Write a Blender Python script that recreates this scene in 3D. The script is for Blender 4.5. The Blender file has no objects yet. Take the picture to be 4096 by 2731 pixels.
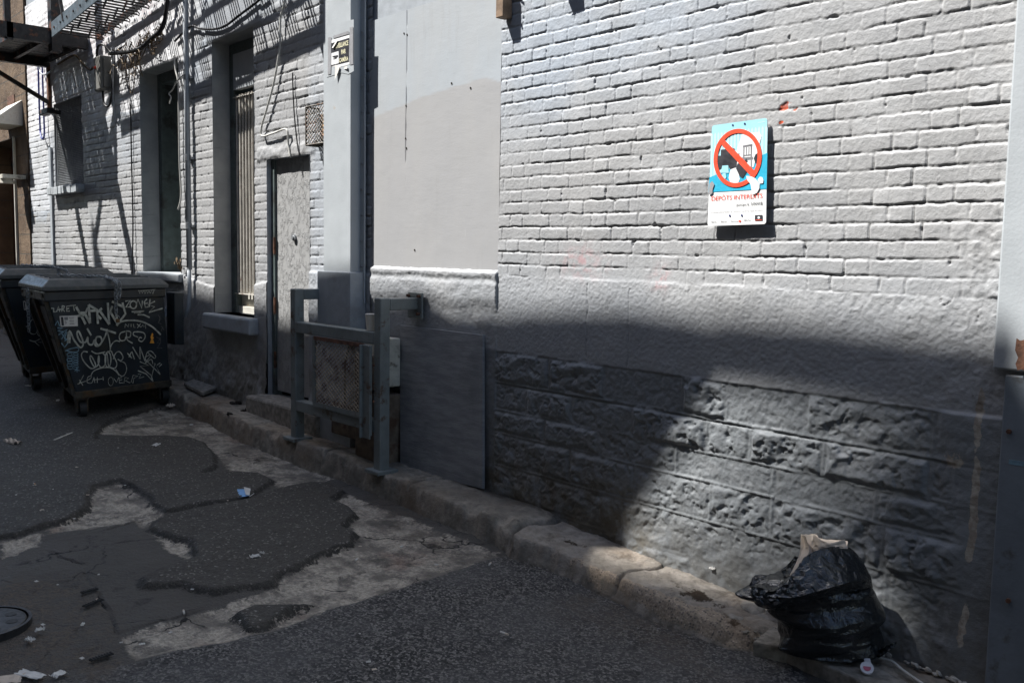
import bpy, math, random
import numpy as np
from mathutils import Vector, Matrix
sc = bpy.context.scene
random.seed(7)
# ------------------------------------------------------------------ camera
F, YAW, PITCH, ROLL, CD, CH = 3728.0, .8444, .0932, .0175, 3.446, 1.55
PW, PH = 4096.0, 2731.0
fw = Vector((-math.sin(YAW)*math.cos(PITCH), math.cos(YAW)*math.cos(PITCH), -math.sin(PITCH)))
r0 = fw.cross(Vector((0, 0, 1))).normalized(); u0 = r0.cross(fw)
RT = math.cos(ROLL)*r0 + math.sin(ROLL)*u0
UP = -math.sin(ROLL)*r0 + math.cos(ROLL)*u0
CAM = Vector((0, -CD, CH))
cam = bpy.data.cameras.new('camera'); camo = bpy.data.objects.new('camera', cam)
sc.collection.objects.link(camo)
cam.sensor_width = 36; cam.lens = F/PW*36; cam.clip_start = .05; cam.clip_end = 500
camo.matrix_world = Matrix(((RT.x, UP.x, -fw.x, CAM.x), (RT.y, UP.y, -fw.y, CAM.y), (RT.z, UP.z, -fw.z, CAM.z), (0, 0, 0, 1)))
sc.camera = camo
# ------------------------------------------------------------------ light
SUNV = Vector((.5, .5, -1.0))
world = bpy.data.worlds.new('World'); sc.world = world; world.use_nodes = True
wn = world.node_tree; bg = wn.nodes['Background']
sky = wn.nodes.new('ShaderNodeTexSky'); sky.sky_type = 'NISHITA'; sky.sun_disc = False
sky.sun_elevation = math.radians(54.7); sky.sun_rotation = math.radians(225)
wn.links.new(sky.outputs[0], bg.inputs[0]); bg.inputs[1].default_value = .10
sun = bpy.data.lights.new('sun', 'SUN'); sun.energy = 5.0; sun.angle = math.radians(.5); sun.color = (1, .98, .95)
suno = bpy.data.objects.new('sun', sun); sc.collection.objects.link(suno)
suno.rotation_euler = SUNV.to_track_quat('-Z', 'Y').to_euler(); suno.location = (-10, -12, 20)
sc.view_settings.view_transform = 'Standard'; sc.view_settings.look = 'None'
sc.view_settings.exposure = 1.17; sc.view_settings.gamma = 1

# ------------------------------------------------------------------ helpers: the survey of the place (photo point -> real surface)
def ray(x, y): return fw + RT*((x-PW/2)/F) - UP*((y-PH/2)/F)
def W(x, y, Y=0.0):
    d = ray(x, y); return CAM + d*((Y+CD)/d.y)
def zr(x): return .01-.033*(x+2.7)          # road level, rising to the left
def R(x, y, h=0.0):
    d = ray(x, y); t = (.01+h-.033*(CAM.x+2.7)-CAM.z)/(d.z+.033*d.x); return CAM+d*t
def XP(x, y, X):
    d = ray(x, y); return CAM+d*((X-CAM.x)/d.x)

ORG = {}
def prop(o, label=None, cat=None, group=None, kind=None):
    if label: o['label'] = label
    if cat: o['category'] = cat
    if group: o['group'] = group
    if kind: o['kind'] = kind
    return o
def thing(name, label, cat, loc=(0, 0, 0), group=None):
    o = bpy.data.objects.new(name, None); sc.collection.objects.link(o)
    o.location = loc; o.empty_display_size = .1; ORG[o.name] = Vector(loc)
    return prop(o, label, cat, group)
def link(name, me, parent=None, org=None):
    o = bpy.data.objects.new(name, me); sc.collection.objects.link(o)
    if parent is not None:
        o.parent = parent; ORG[o.name] = ORG.get(parent.name, Vector((0, 0, 0)))
    else: ORG[o.name] = Vector((0, 0, 0))
    return o

class MB:
    def __init__(s): s.v = []; s.f = []; s.m = []; s.mi = 0
    def add(s, vs, fs):
        n = len(s.v); s.v += [Vector(p) for p in vs]
        for f in fs: s.f.append([i+n for i in f]); s.m.append(s.mi)
        return s
    def hexa(s, p):   # 8 corners: bottom ring 0-3, top ring 4-7
        return s.add(p, [(3, 2, 1, 0), (4, 5, 6, 7), (0, 1, 5, 4), (1, 2, 6, 5), (2, 3, 7, 6), (3, 0, 4, 7)])
    def box(s, x0, x1, y0, y1, z0, z1):
        return s.hexa([(x0, y0, z0), (x1, y0, z0), (x1, y1, z0), (x0, y1, z0), (x0, y0, z1), (x1, y0, z1), (x1, y1, z1), (x0, y1, z1)])
    def bar(s, a, b, w, h, up=(0, 0, 1)):
        a = Vector(a); b = Vector(b); d = (b-a).normalized(); up = Vector(up)
        sx = d.cross(up)
        if sx.length < 1e-4: sx = d.cross(Vector((1, 0, 0)))
        sx.normalize(); sz = sx.cross(d); sx *= w/2; sz *= h/2
        return s.hexa([a-sx-sz, a+sx-sz, b+sx-sz, b-sx-sz, a-sx+sz, a+sx+sz, b+sx+sz, b-sx+sz])
    def tube(s, pts, r, n=8, cap=True):
        pts = [Vector(p) for p in pts]; rings = []; nrm = None
        rr = r if isinstance(r, (list, tuple)) else [r]*len(pts)
        for i, p in enumerate(pts):
            t = (pts[min(i+1, len(pts)-1)]-pts[max(i-1, 0)])
            if t.length < 1e-9: t = Vector((0, 0, 1))
            t.normalize()
            if nrm is None:
                nrm = t.cross(Vector((0, 0, 1)));
                if nrm.length < 1e-3: nrm = t.cross(Vector((0, 1, 0)))
            nrm = (nrm-t*nrm.dot(t)).normalized(); bn = t.cross(nrm)
            rings.append([p+(nrm*math.cos(2*math.pi*k/n)+bn*math.sin(2*math.pi*k/n))*rr[i] for k in range(n)])
        vs = [q for g in rings for q in g]; fs = []
        for i in range(len(pts)-1):
            for k in range(n):
                a = i*n+k; b = i*n+(k+1) % n; fs.append((a, b, b+n, a+n))
        if cap: fs.append(tuple(range(n-1, -1, -1))); fs.append(tuple(range((len(pts)-1)*n, len(pts)*n)))
        return s.add(vs, fs)
    def prism(s, poly, ext):
        n = len(poly); e = Vector(ext); a = [Vector(p) for p in poly]; b = [p+e for p in a]
        return s.add(a+b, [tuple(range(n-1, -1, -1)), tuple(range(n, 2*n))]+[(i, (i+1) % n, (i+1) % n+n, i+n) for i in range(n)])
    def poly(s, pts): return s.add(pts, [tuple(range(len(pts)))])
    def ico(s, c, r, sub=2, rough=.25, seed=0, sq=(1, 1, 1)):
        import bmesh
        bm = bmesh.new(); bmesh.ops.create_icosphere(bm, subdivisions=sub, radius=1)
        rs = random.Random(seed); ph = [(rs.uniform(1, 4), rs.uniform(1, 4), rs.uniform(1, 4), rs.uniform(0, 6)) for _ in range(5)]
        vs = []
        for v in bm.verts:
            k = 1+rough*sum(math.sin(v.co.x*a+v.co.y*b+v.co.z*c_+d) for a, b, c_, d in ph)/2.2
            vs.append((c[0]+v.co.x*r*k*sq[0], c[1]+v.co.y*r*k*sq[1], c[2]+v.co.z*r*k*sq[2]))
        fs = [tuple(v.index for v in f.verts) for f in bm.faces]; bm.free()
        return s.add(vs, fs)
    def build(s, name, mats, parent=None, smooth=False, bevel=0, label=None):
        org = ORG.get(parent.name, Vector((0, 0, 0))) if parent is not None else Vector((0, 0, 0))
        me = bpy.data.meshes.new(name); me.from_pydata([tuple(p-org) for p in s.v], [], s.f)
        if not isinstance(mats, (list, tuple)): mats = [mats]
        for m in mats: me.materials.append(m)
        if len(mats) > 1: me.polygons.foreach_set('material_index', s.m)
        if smooth: me.polygons.foreach_set('use_smooth', [True]*len(me.polygons))
        me.update(); o = link(name, me, parent)
        if bevel:
            b = o.modifiers.new('bevel', 'BEVEL'); b.width = bevel; b.segments = 2; b.limit_method = 'ANGLE'; b.angle_limit = .7
        if label: o['label'] = label
        return o

def spline(pts, k=6):
    pts = [Vector(p) for p in pts]; out = []
    for i in range(len(pts)-1):
        p0 = pts[max(i-1, 0)]; p1 = pts[i]; p2 = pts[i+1]; p3 = pts[min(i+2, len(pts)-1)]
        for j in range(k):
            t = j/k
            out.append(.5*((2*p1)+(p2-p0)*t+(2*p0-5*p1+4*p2-p3)*t*t+(3*p1-p0-3*p2+p3)*t**3))
    out.append(pts[-1]); return out

# numpy noise
def _h(ix, iy, s):
    n = (ix.astype(np.int64)*374761393+iy.astype(np.int64)*668265263+s*974634777) & 0x7fffffff
    n = ((n ^ (n >> 13))*1274126177) & 0x7fffffff
    return ((n ^ (n >> 16)) & 0xffff)/65535.0
def vn(x, y, s=0):
    ix = np.floor(x); iy = np.floor(y); fx = x-ix; fy = y-iy
    fx = fx*fx*(3-2*fx); fy = fy*fy*(3-2*fy)
    a = _h(ix, iy, s); b = _h(ix+1, iy, s); c = _h(ix, iy+1, s); d = _h(ix+1, iy+1, s)
    return (a*(1-fx)+b*fx)*(1-fy)+(c*(1-fx)+d*fx)*fy
def fbm(x, y, s=0, o=4, g=.5):
    t = 0; a = 1; n = 0
    for i in range(o):
        t = t+a*vn(x*2**i, y*2**i, s+i*17); n += a; a *= g
    return t/n-.5
def tri(x, y, s):      # piecewise-linear noise: sharp folds
    ix = np.floor(x); iy = np.floor(y); fx = x-ix; fy = y-iy
    a = _h(ix, iy, s); b = _h(ix+1, iy, s); c = _h(ix, iy+1, s); d = _h(ix+1, iy+1, s)
    return np.where(fx > fy, a+(b-a)*fx+(d-b)*fy, a+(c-a)*fy+(d-c)*fx)-.5
def ss(a, b, x):
    t = np.clip((x-a)/(b-a), 0, 1); return t*t*(3-2*t)
def sdf(poly, X, Y):           # positive inside
    P = np.array([(p[0], p[1]) for p in poly]); d = np.full(X.shape, 1e9); ins = np.zeros(X.shape, bool); n = len(P)
    for i in range(n):
        ax, ay = P[i]; bx, by = P[(i+1) % n]; ex, ey = bx-ax, by-ay
        t = np.clip(((X-ax)*ex+(Y-ay)*ey)/(ex*ex+ey*ey+1e-12), 0, 1)
        d = np.minimum(d, (X-ax-t*ex)**2+(Y-ay-t*ey)**2)
        c = ((ay > Y) != (by > Y)) & (X < (bx-ax)*(Y-ay)/((by-ay) if by != ay else 1e-9)+ax)
        ins ^= c
    d = np.sqrt(d); return np.where(ins, d, -d)
def segd(pts, X, Y):
    d = np.full(X.shape, 1e9)
    for i in range(len(pts)-1):
        ax, ay = pts[i][0], pts[i][1]; ex, ey = pts[i+1][0]-ax, pts[i+1][1]-ay
        t = np.clip(((X-ax)*ex+(Y-ay)*ey)/(ex*ex+ey*ey+1e-12), 0, 1)
        d = np.minimum(d, (X-ax-t*ex)**2+(Y-ay-t*ey)**2)
    return np.sqrt(d)
def lines(stops, step):         # grid lines hitting every stop exactly
    stops = sorted(stops); out = []
    for a, b in zip(stops[:-1], stops[1:]):
        st = step(.5*(a+b)) if callable(step) else step
        out += list(np.linspace(a, b, max(1, int(round((b-a)/st)))+1)[:-1])
    return np.array(out+[stops[-1]])
def grid(name, A, B, C, mat, parent=None, keep=None, attrs=None, flip=False):
    """A,B,C are 2-D arrays of x,y,z"""
    n, m = A.shape; me = bpy.data.meshes.new(name)
    org = ORG.get(parent.name, Vector((0, 0, 0))) if parent is not None else Vector((0, 0, 0))
    co = np.stack([A-org.x, B-org.y, C-org.z], -1).reshape(-1, 3)
    idx = np.arange(n*m).reshape(n, m)
    q = np.stack([idx[:-1, :-1], idx[1:, :-1], idx[1:, 1:], idx[:-1, 1:]], -1)
    if flip: q = q[..., ::-1]
    q = q.reshape(-1, 4) if keep is None else q[keep]
    used = np.zeros(n*m, bool); used[q.ravel()] = True
    mp = np.cumsum(used)-1; co = co[used]; q = mp[q]
    me.vertices.add(len(co)); me.vertices.foreach_set('co', co.ravel().astype(np.float32))
    me.loops.add(q.size); me.loops.foreach_set('vertex_index', q.ravel().astype(np.int32))
    me.polygons.add(len(q)); me.polygons.foreach_set('loop_start', np.arange(0, q.size, 4, dtype=np.int32))
    me.update(calc_edges=True); me.validate()
    me.polygons.foreach_set('use_smooth', np.ones(len(me.polygons), bool))
    for k, a in (attrs or {}).items():
        at = me.attributes.new(k, 'FLOAT', 'POINT'); at.data.foreach_set('value', a.ravel()[used].astype(np.float32))
    me.materials.append(mat); me.update()
    return link(name, me, parent)

# ------------------------------------------------------------------ materials
class NT:
    def __init__(s, name):
        s.mat = bpy.data.materials.new(name); s.mat.use_nodes = True; s.t = s.mat.node_tree
        s.b = s.t.nodes['Principled BSDF']; s.pos = s.t.nodes.new('ShaderNodeTexCoord').outputs['Object']
    def n(s, ty, **k):
        nd = s.t.nodes.new(ty)
        for a, v in k.items(): setattr(nd, a, v)
        return nd
    def L(s, a, b): s.t.links.new(a, b)
    def setin(s, sock, v):
        if isinstance(v, bpy.types.NodeSocket): s.L(v, sock)
        elif sock.type == 'RGBA': sock.default_value = (v[0], v[1], v[2], 1) if not isinstance(v, (int, float)) else (v, v, v, 1)
        else: sock.default_value = v
    def noise(s, scale, detail=3, rough=.55, stretch=None, dist=0):
        nd = s.n('ShaderNodeTexNoise'); nd.inputs['Scale'].default_value = scale; nd.inputs['Detail'].default_value = detail
        nd.inputs['Roughness'].default_value = rough; nd.inputs['Distortion'].default_value = dist
        v = s.pos
        if stretch:
            mp = s.n('ShaderNodeMapping'); mp.inputs['Scale'].default_value = stretch; s.L(v, mp.inputs['Vector']); v = mp.outputs[0]
        s.L(v, nd.inputs['Vector']); return nd.outputs[0]
    def voro(s, scale, feat='F1'):
        nd = s.n('ShaderNodeTexVoronoi', feature=feat); nd.inputs['Scale'].default_value = scale; s.L(s.pos, nd.inputs['Vector']); return nd
    def attr(s, name): 
        nd = s.n('ShaderNodeAttribute', attribute_name=name); return nd.outputs['Fac']
    def math(s, op, a, b=0.0, c=None):
        nd = s.n('ShaderNodeMath', operation=op); s.setin(nd.inputs[0], a); s.setin(nd.inputs[1], b)
        if c is not None: s.setin(nd.inputs[2], c)
        return nd.outputs[0]
    def rng(s, v, a, b, c=0.0, d=1.0, smooth=True):
        nd = s.n('ShaderNodeMapRange'); nd.interpolation_type = 'SMOOTHSTEP' if smooth else 'LINEAR'
        s.setin(nd.inputs[0], v)
        for i, q in enumerate((a, b, c, d)): nd.inputs[i+1].default_value = q
        return nd.outputs[0]
    def mix(s, f, a, b, mode='MIX'):
        nd = s.n('ShaderNodeMix', data_type='RGBA', blend_type=mode); s.setin(nd.inputs[0], f); s.setin(nd.inputs[6], a); s.setin(nd.inputs[7], b); return nd.outputs[2]
    def bump(s, h, st=.3, d=.01, prev=None):
        nd = s.n('ShaderNodeBump'); nd.inputs['Strength'].default_value = st; nd.inputs['Distance'].default_value = d; s.setin(nd.inputs['Height'], h)
        if prev is not None: s.L(prev, nd.inputs['Normal'])
        return nd.outputs[0]
    def done(s, col=None, rough=None, normal=None, metal=None, spec=None):
        if col is not None: s.setin(s.b.inputs['Base Color'], col)
        if rough is not None: s.setin(s.b.inputs['Roughness'], rough)
        if normal is not None: s.L(normal, s.b.inputs['Normal'])
        if metal is not None: s.setin(s.b.inputs['Metallic'], metal)
        if spec is not None: s.b.inputs['Specular IOR Level'].default_value = spec
        return s.mat
def rgb(h):   # sRGB 0-255 -> linear
    return tuple((c/255/12.92 if c/255 <= .04045 else ((c/255+.055)/1.055)**2.4) for c in h)
def simple(name, col, rough=.6, metal=0, var=.25, scale=14, bump=.15, bscale=120, dirt=None, dscale=5, dth=(.52, .68), spec=.4):
    t = NT(name); n1 = t.noise(scale, 4)
    c = t.mix(t.rng(n1, .3, .7), [x*(1-var) for x in col], [min(1, x*(1+var)) for x in col])
    if dirt is not None:
        c = t.mix(t.rng(t.noise(dscale, 5, .65), dth[0], dth[1]), c, dirt)
    r = t.rng(t.noise(scale*3, 2), .3, .7, max(0, rough-.1), min(1, rough+.1))
    return t.done(c, r, t.bump(t.noise(bscale, 3), bump, .004), metal, spec)

GREY = (.335, .35, .37)
def paint_wall():
    t = NT('painted_masonry')
    tone = t.attr('tone'); chip = t.attr('chip'); dirt = t.attr('dirt'); pink = t.attr('pink')
    c = t.mix(tone, (.325, .328, .332), (.365, .405, .455))
    c = t.mix(t.rng(tone, 1, 2, 0, 1, False), c, (.78, .78, .79))
    c = t.mix(t.rng(t.noise(1.3, 4), .35, .65, 0, .42), c, (.41, .402, .388))
    c = t.mix(t.rng(t.noise(9, 5, .7), .35, .7, 0, .22), c, (.25, .255, .265))
    c = t.mix(t.rng(t.noise(60, 3), .62, .75, 0, .3), c, (.52, .52, .52))
    c = t.mix(t.rng(t.attr('joint'), .3, 1, 0, .35), c, (.15, .147, .143)); c = t.mix(t.rng(t.attr('red'), .38, .5), c, t.mix(t.rng(t.noise(60, 3), .4, .6), (.62, .10, .035), (.30, .05, .02)))
    c = t.mix(t.attr('base'), c, (.185, .20, .21))  # same paint darkened on the stone base, deepening its shade in the colour
    c = t.mix(t.math('MULTIPLY', pink, t.rng(t.noise(22, 4), .42, .62)), c, (.50, .25, .26))
    dn = t.math('MULTIPLY', dirt, t.rng(t.noise(7, 6, .7), .3, .62))
    c = t.mix(dn, c, (.12, .108, .085))
    dr = t.rng(t.noise(16, 5, .7, (1, 1, .09)), .56, .74, 0, .30); c = t.mix(dr, c, (.235, .235, .23))
    c = t.mix(t.rng(t.noise(75, 4, .75), .635, .69, 0, .75), c, (.15, .145, .14)); c = t.mix(t.rng(t.noise(2.6, 5, .7), .56, .62, 0, .22), c, (.46, .47, .48))
    cn = t.rng(t.math('ADD', chip, t.math('MULTIPLY', t.math('SUBTRACT', t.noise(45, 4), .5), .9)), .42, .55)
    c = t.mix(cn, c, t.mix(t.rng(t.noise(30, 3), .4, .6), (.30, .26, .215), (.44, .40, .34)))
    nb = t.bump(t.noise(55, 5, .65), .28, .012)
    nb = t.bump(t.noise(260, 3), .3, .003, nb)
    return t.done(c, t.rng(t.noise(20, 3), .3, .7, .42, .62), nb, spec=.35)
M = {}
M['wall'] = paint_wall()
M['grey_paint'] = simple('grey_paint', (.34, .365, .39), .5, var=.08, dirt=(.24, .24, .23), dscale=4, dth=(.55, .8), bump=.2, bscale=60)
M['light_paint'] = simple('light_paint', (.39, .415, .43), .5, var=.06, scale=4, dirt=(.36, .31, .25), dscale=9, dth=(.66, .8), bump=.2, bscale=90)
M['green_grey'] = simple('green_grey_wood', (.10, .125, .12), .55, var=.15, dirt=(.05, .05, .045), bscale=40)
M['recess'] = simple('recess_paint', (.27, .28, .29), .6, var=.15, bscale=30, bump=.4)
M['blackhole'] = simple('dark_interior', (.012, .012, .012), .6)
M['cream'] = simple('cream_paint', (.55, .53, .47), .55, var=.1, dirt=(.32, .22, .14), dscale=14, dth=(.58, .75))
M['rust'] = simple('rust', (.13, .062, .038), .85, var=.5, scale=25, dirt=(.05, .03, .02), bump=.5)
M['iron'] = simple('rusty_black_iron', (.022, .021, .021), .55, var=.4, dirt=(.12, .045, .022), dscale=9, dth=(.55, .66), bump=.4)
M['iron_blue'] = simple('blue_grey_iron', (.09, .115, .135), .5, var=.25, dirt=(.10, .05, .03), dscale=7, dth=(.6, .74), bump=.3)
M['guard'] = simple('grey_green_steel', (.19, .21, .205), .5, var=.14, scale=8, dirt=(.105, .07, .048), dscale=11, dth=(.56, .68), bump=.3)
M['galv'] = simple('galvanised', (.30, .31, .32), .45, .5, var=.15)
M['mesh_iron'] = simple('mesh_iron', (.085, .075, .062), .65, .3, var=.4, dirt=(.14, .06, .03), dscale=12)
M['dumpster'] = simple('dumpster_steel', (.020, .026, .032), .42, var=.25, scale=5, dirt=(.035, .031, .022), dscale=4, dth=(.5, .7), bump=.15)
M['dumpster_side'] = simple('dumpster_rust', (.05, .045, .035), .6, var=.4, dirt=(.09, .05, .02), dscale=5, dth=(.5, .65))
M['lid'] = simple('lid_plastic', (.060, .070, .076), .42, var=.15, dirt=(.12, .115, .11), dscale=8, dth=(.5, .8), bump=.2, bscale=50)
M['guard_mesh'] = simple('guard_mesh', (.42, .36, .28), .6, .2, var=.3, dirt=(.12, .07, .045), dscale=9, dth=(.5, .65))
M['jamb_blue'] = simple('worn_blue_grey', (.17, .195, .22), .5, var=.12, scale=6, dirt=(.09, .085, .08), dscale=7, dth=(.58, .72), bump=.3, bscale=50)
M['rubber'] = simple('rubber', (.018, .018, .018), .7)
M['chain'] = simple('chain_steel', (.26, .28, .29), .38, .5, var=.3)
M['brass'] = simple('brass', (.13, .075, .035), .45, .6)
M['white'] = simple('white_paint', (.74, .74, .72), .5, var=.05, bump=.05)
M['barpaint'] = simple('chipped_bar_paint', (.50, .47, .42), .55, var=.15, dirt=(.16, .085, .06), dscale=11, dth=(.6, .74))
M['paper'] = simple('paper', (.60, .58, .54), .8, var=.12, bump=.3, bscale=80)
M['graf'] = simple('marker_ink', (.40, .41, .36), .6, var=.35, scale=30)
M['graf_blue'] = simple('blue_marker_ink', (.16, .26, .32), .6, var=.3, scale=30)
M['graf_dim'] = simple('faded_marker_ink', (.12, .12, .12), .6, var=.3, scale=30)
M['orange'] = simple('orange_sticker', (.75, .33, .05), .5, var=.15, scale=60)
M['darkink'] = simple('dark_ink', (.03, .03, .035), .5)
M['greyink'] = simple('grey_ink', (.20, .20, .21), .5)
M['sky_blue'] = simple('sign_sky_blue', (.34, .66, .74), .4, var=.04)
M['pale_blue'] = simple('sign_pale_blue', (.50, .76, .81), .4, var=.04)
M['sign_blue'] = simple('sign_blue', (.035, .40, .58), .4, var=.05)
M['sign_white'] = simple('sign_white', (.80, .80, .79), .4, var=.03, dirt=(.68, .66, .60), dscale=20, dth=(.6, .8))
M['sign_red'] = simple('sign_red', (.83, .085, .04), .4, var=.05)
M['navy'] = simple('navy_screw', (.02, .03, .12), .4)
M['wood'] = simple('weathered_wood', (.22, .15, .10), .75, var=.3, scale=20, bump=.4)
M['black_rubber'] = simple('black_cable', (.014, .014, .016), .5)
M['blue_cable'] = simple('blue_cable_sheath', (.035, .045, .22), .45)
M['white_cable'] = simple('white_cable_sheath', (.55, .54, .50), .5, var=.1)
M['boxgrey'] = simple('enclosure_grey', (.17, .165, .15), .5, var=.1)
M['vine'] = simple('dry_vine', (.16, .115, .07), .8, var=.4)
M['amber'] = simple('amber_lens', (.60, .34, .12), .3, var=.3, scale=30)
M['tape'] = simple('grey_tape', (.30, .30, .31), .35, var=.1)
M['yellow_white'] = simple('notice_letters', (.80, .76, .52), .5, var=.05)
M['meter_dark'] = simple('meter_paint', (.15, .115, .085), .55, var=.35, dirt=(.10, .055, .035), dscale=8)
M['meter_light'] = simple('meter_housing', (.62, .59, .50), .5, var=.12, dirt=(.2, .17, .13), dscale=12)
M['mask_blue'] = simple('mask_fabric', (.22, .42, .70), .8, var=.1, bump=.3)
M['brickred'] = simple('bare_brick', (.42, .085, .03), .85, var=.35, scale=40, bump=.5)
M['plaster'] = simple('bare_plaster', (.40, .34, .27), .85, var=.25, scale=30, bump=.6)
M['soil'] = simple('damp_soil', (.022, .017, .012), .95, var=.4, scale=40, bump=.8)
M['rock'] = simple('rubble_stone', (.25, .23, .20), .85, var=.35, scale=25, bump=.7, bscale=70)
M['opp'] = simple('opposite_brick', (.13, .11, .095), .8, var=.2)
M['stain_red'] = simple('rust_red_panel', (.11, .035, .018), .6, var=.4, scale=6, dirt=(.03, .02, .015), dscale=5)
M['castiron'] = simple('cast_iron', (.035, .036, .038), .45, .4, var=.2)
M['clear'] = simple('clear_plastic', (.62, .60, .62), .2, var=.1)
M['redcap'] = simple('pink_print', (.45, .10, .16), .4)

def stone_brown():
    t = NT('brown_sandstone')
    c = t.mix(t.rng(t.noise(3, 5), .3, .7), (.10, .068, .046), (.19, .135, .09))
    c = t.mix(t.rng(t.noise(40, 3), .5, .7, 0, .5), c, (.10, .07, .045))
    br = t.n('ShaderNodeTexBrick'); br.inputs['Scale'].default_value = 1; br.inputs['Brick Width'].default_value = .55; br.inputs['Row Height'].default_value = .26
    br.inputs['Mortar Size'].default_value = .008
    mp = t.n('ShaderNodeMapping'); mp.inputs['Rotation'].default_value = (math.pi/2, 0, 0); t.L(t.pos, mp.inputs[0]); t.L(mp.outputs[0], br.inputs['Vector'])
    c = t.mix(br.outputs['Fac'], c, (.09, .075, .06))
    nb = t.bump(t.noise(18, 6, .7), .8, .03); nb = t.bump(t.math('SUBTRACT', 1.0, br.outputs['Fac']), .5, .012, nb)
    return t.done(c, .85, nb, spec=.2)
M['sandstone'] = stone_brown()

def asphalt():
    t = NT('alley_surface')
    patch = t.attr('patch'); fore = t.attr('fore'); conc = t.attr('conc'); dirt = t.attr('dirt'); crack = t.attr('crack')
    jn = t.math('MULTIPLY', t.math('SUBTRACT', t.noise(15, 7, .78), .5), .17)
    jn2 = t.math('MULTIPLY', t.math('SUBTRACT', t.noise(90, 4, .7), .5), .03)
    j = t.math('ADD', jn, jn2)
    e = lambda a, w=.012: t.rng(t.math('ADD', a, j), -w, w)
    fine = t.noise(240, 3, .6); med = t.noise(55, 5, .7); big = t.noise(2.2, 5, .6)
    vo = t.voro(105); ag = vo.outputs['Color']
    agv = t.n('ShaderNodeSeparateColor'); t.L(ag, agv.inputs[0]); agf = agv.outputs[0]
    # old worn asphalt
    old = t.mix(t.rng(med, .3, .7), (.048, .045, .041), (.105, .095, .083))
    old = t.mix(t.rng(big, .35, .65, 0, .6), old, (.11, .10, .09))
    # exposed concrete strips
    co = t.mix(t.rng(med, .28, .66), (.24, .215, .18), (.60, .53, .435))
    co = t.mix(t.rng(t.noise(5, 6, .7), .42, .62, 0, .8), co, (.12, .108, .094))
    co = t.mix(t.rng(t.noise(3.1, 4), .6, .75, 0, .5), co, (.20, .105, .075))
    co = t.mix(t.rng(t.noise(8, 6, .8), .50, .60, 0, .7), co, old)
    cv = t.voro(1.9, 'DISTANCE_TO_EDGE'); wv = t.n('ShaderNodeTexNoise'); wv.inputs['Scale'].default_value = 7; wv.inputs['Detail'].default_value = 5; t.L(t.pos, wv.inputs['Vector']); wm = t.n('ShaderNodeMix', data_type='VECTOR'); wm.inputs[0].default_value = .16; t.L(t.pos, wm.inputs[4]); t.L(wv.outputs['Color'], wm.inputs[5]); t.L(wm.outputs[1], cv.inputs['Vector'])
    crk = t.math('MULTIPLY', t.rng(cv.outputs[0], .004, .012, 1, 0), t.rng(t.noise(2.3, 3), .48, .56))
    c = t.mix(e(conc), old, co); c = t.mix(crk, c, (.012, .012, .011))
    # patches of newer tar
    tar = t.mix(t.rng(t.math('ADD', t.math('MULTIPLY', fine, .5), t.math('MULTIPLY', t.noise(110, 4, .8), .5)), .36, .64), (.018, .0185, .0175), (.112, .100, .085))
    tar = t.mix(t.rng(big, .4, .65, 0, .5), tar, (.072, .067, .058))
    tar = t.mix(t.rng(agf, .93, .97, 0, .8), tar, (.26, .24, .22))
    tar = t.mix(t.rng(t.math('ADD', patch, t.math('MULTIPLY', j, .5)), .0, .045, .75, 0), tar, (.012, .011, .010))
    c = t.mix(e(patch, .006), c, tar)
    # coarse foreground asphalt
    fo = t.mix(t.rng(t.math('ADD', agf, t.math('MULTIPLY', t.math('SUBTRACT', t.noise(70, 4, .8), .5), 1.2)), .25, 1.1), (.018, .018, .019), (.34, .318, .295))
    fo = t.mix(t.rng(t.noise(120, 4, .75), .42, .6, 0, .75), fo, (.018, .018, .018))
    fo = t.mix(t.rng(t.noise(1.7, 5, .65), .35, .65, 0, .55), fo, (.12, .115, .112))
    c = t.mix(e(fore, .01), c, fo)
    dn = t.math('MULTIPLY', dirt, t.rng(t.noise(9, 6, .7), .32, .6))
    c = t.mix(dn, c, t.mix(t.rng(med, .35, .65), (.045, .036, .028), (.15, .115, .085)))
    c = t.mix(t.rng(t.math('ADD', crack, t.math('MULTIPLY', t.math('SUBTRACT', t.noise(40, 4), .5), .5)), .55, .8), c, (.008, .008, .008))
    st_ = t.rng(t.noise(6.5, 6, .75), .57, .70, 0, .65); c = t.mix(st_, c, (.018, .017, .016)); c = t.mix(t.rng(t.noise(33, 5, .8), .62, .68, 0, .35), c, (.20, .185, .165))
    sp = t.voro(19); spd = t.math('ADD', sp.outputs['Distance'], t.math('MULTIPLY', t.noise(3, 3), .25))
    c = t.mix(t.rng(spd, .150, .165, .55, 0), c, (.22, .20, .18))
    nb = t.bump(med, .8, .02); nb = t.bump(vo.outputs['Distance'], .55, .006, nb); nb = t.bump(fine, .4, .004, nb)
    return t.done(c, t.rng(med, .3, .7, .55, .85), nb, spec=.35)
M['road'] = asphalt()

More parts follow.
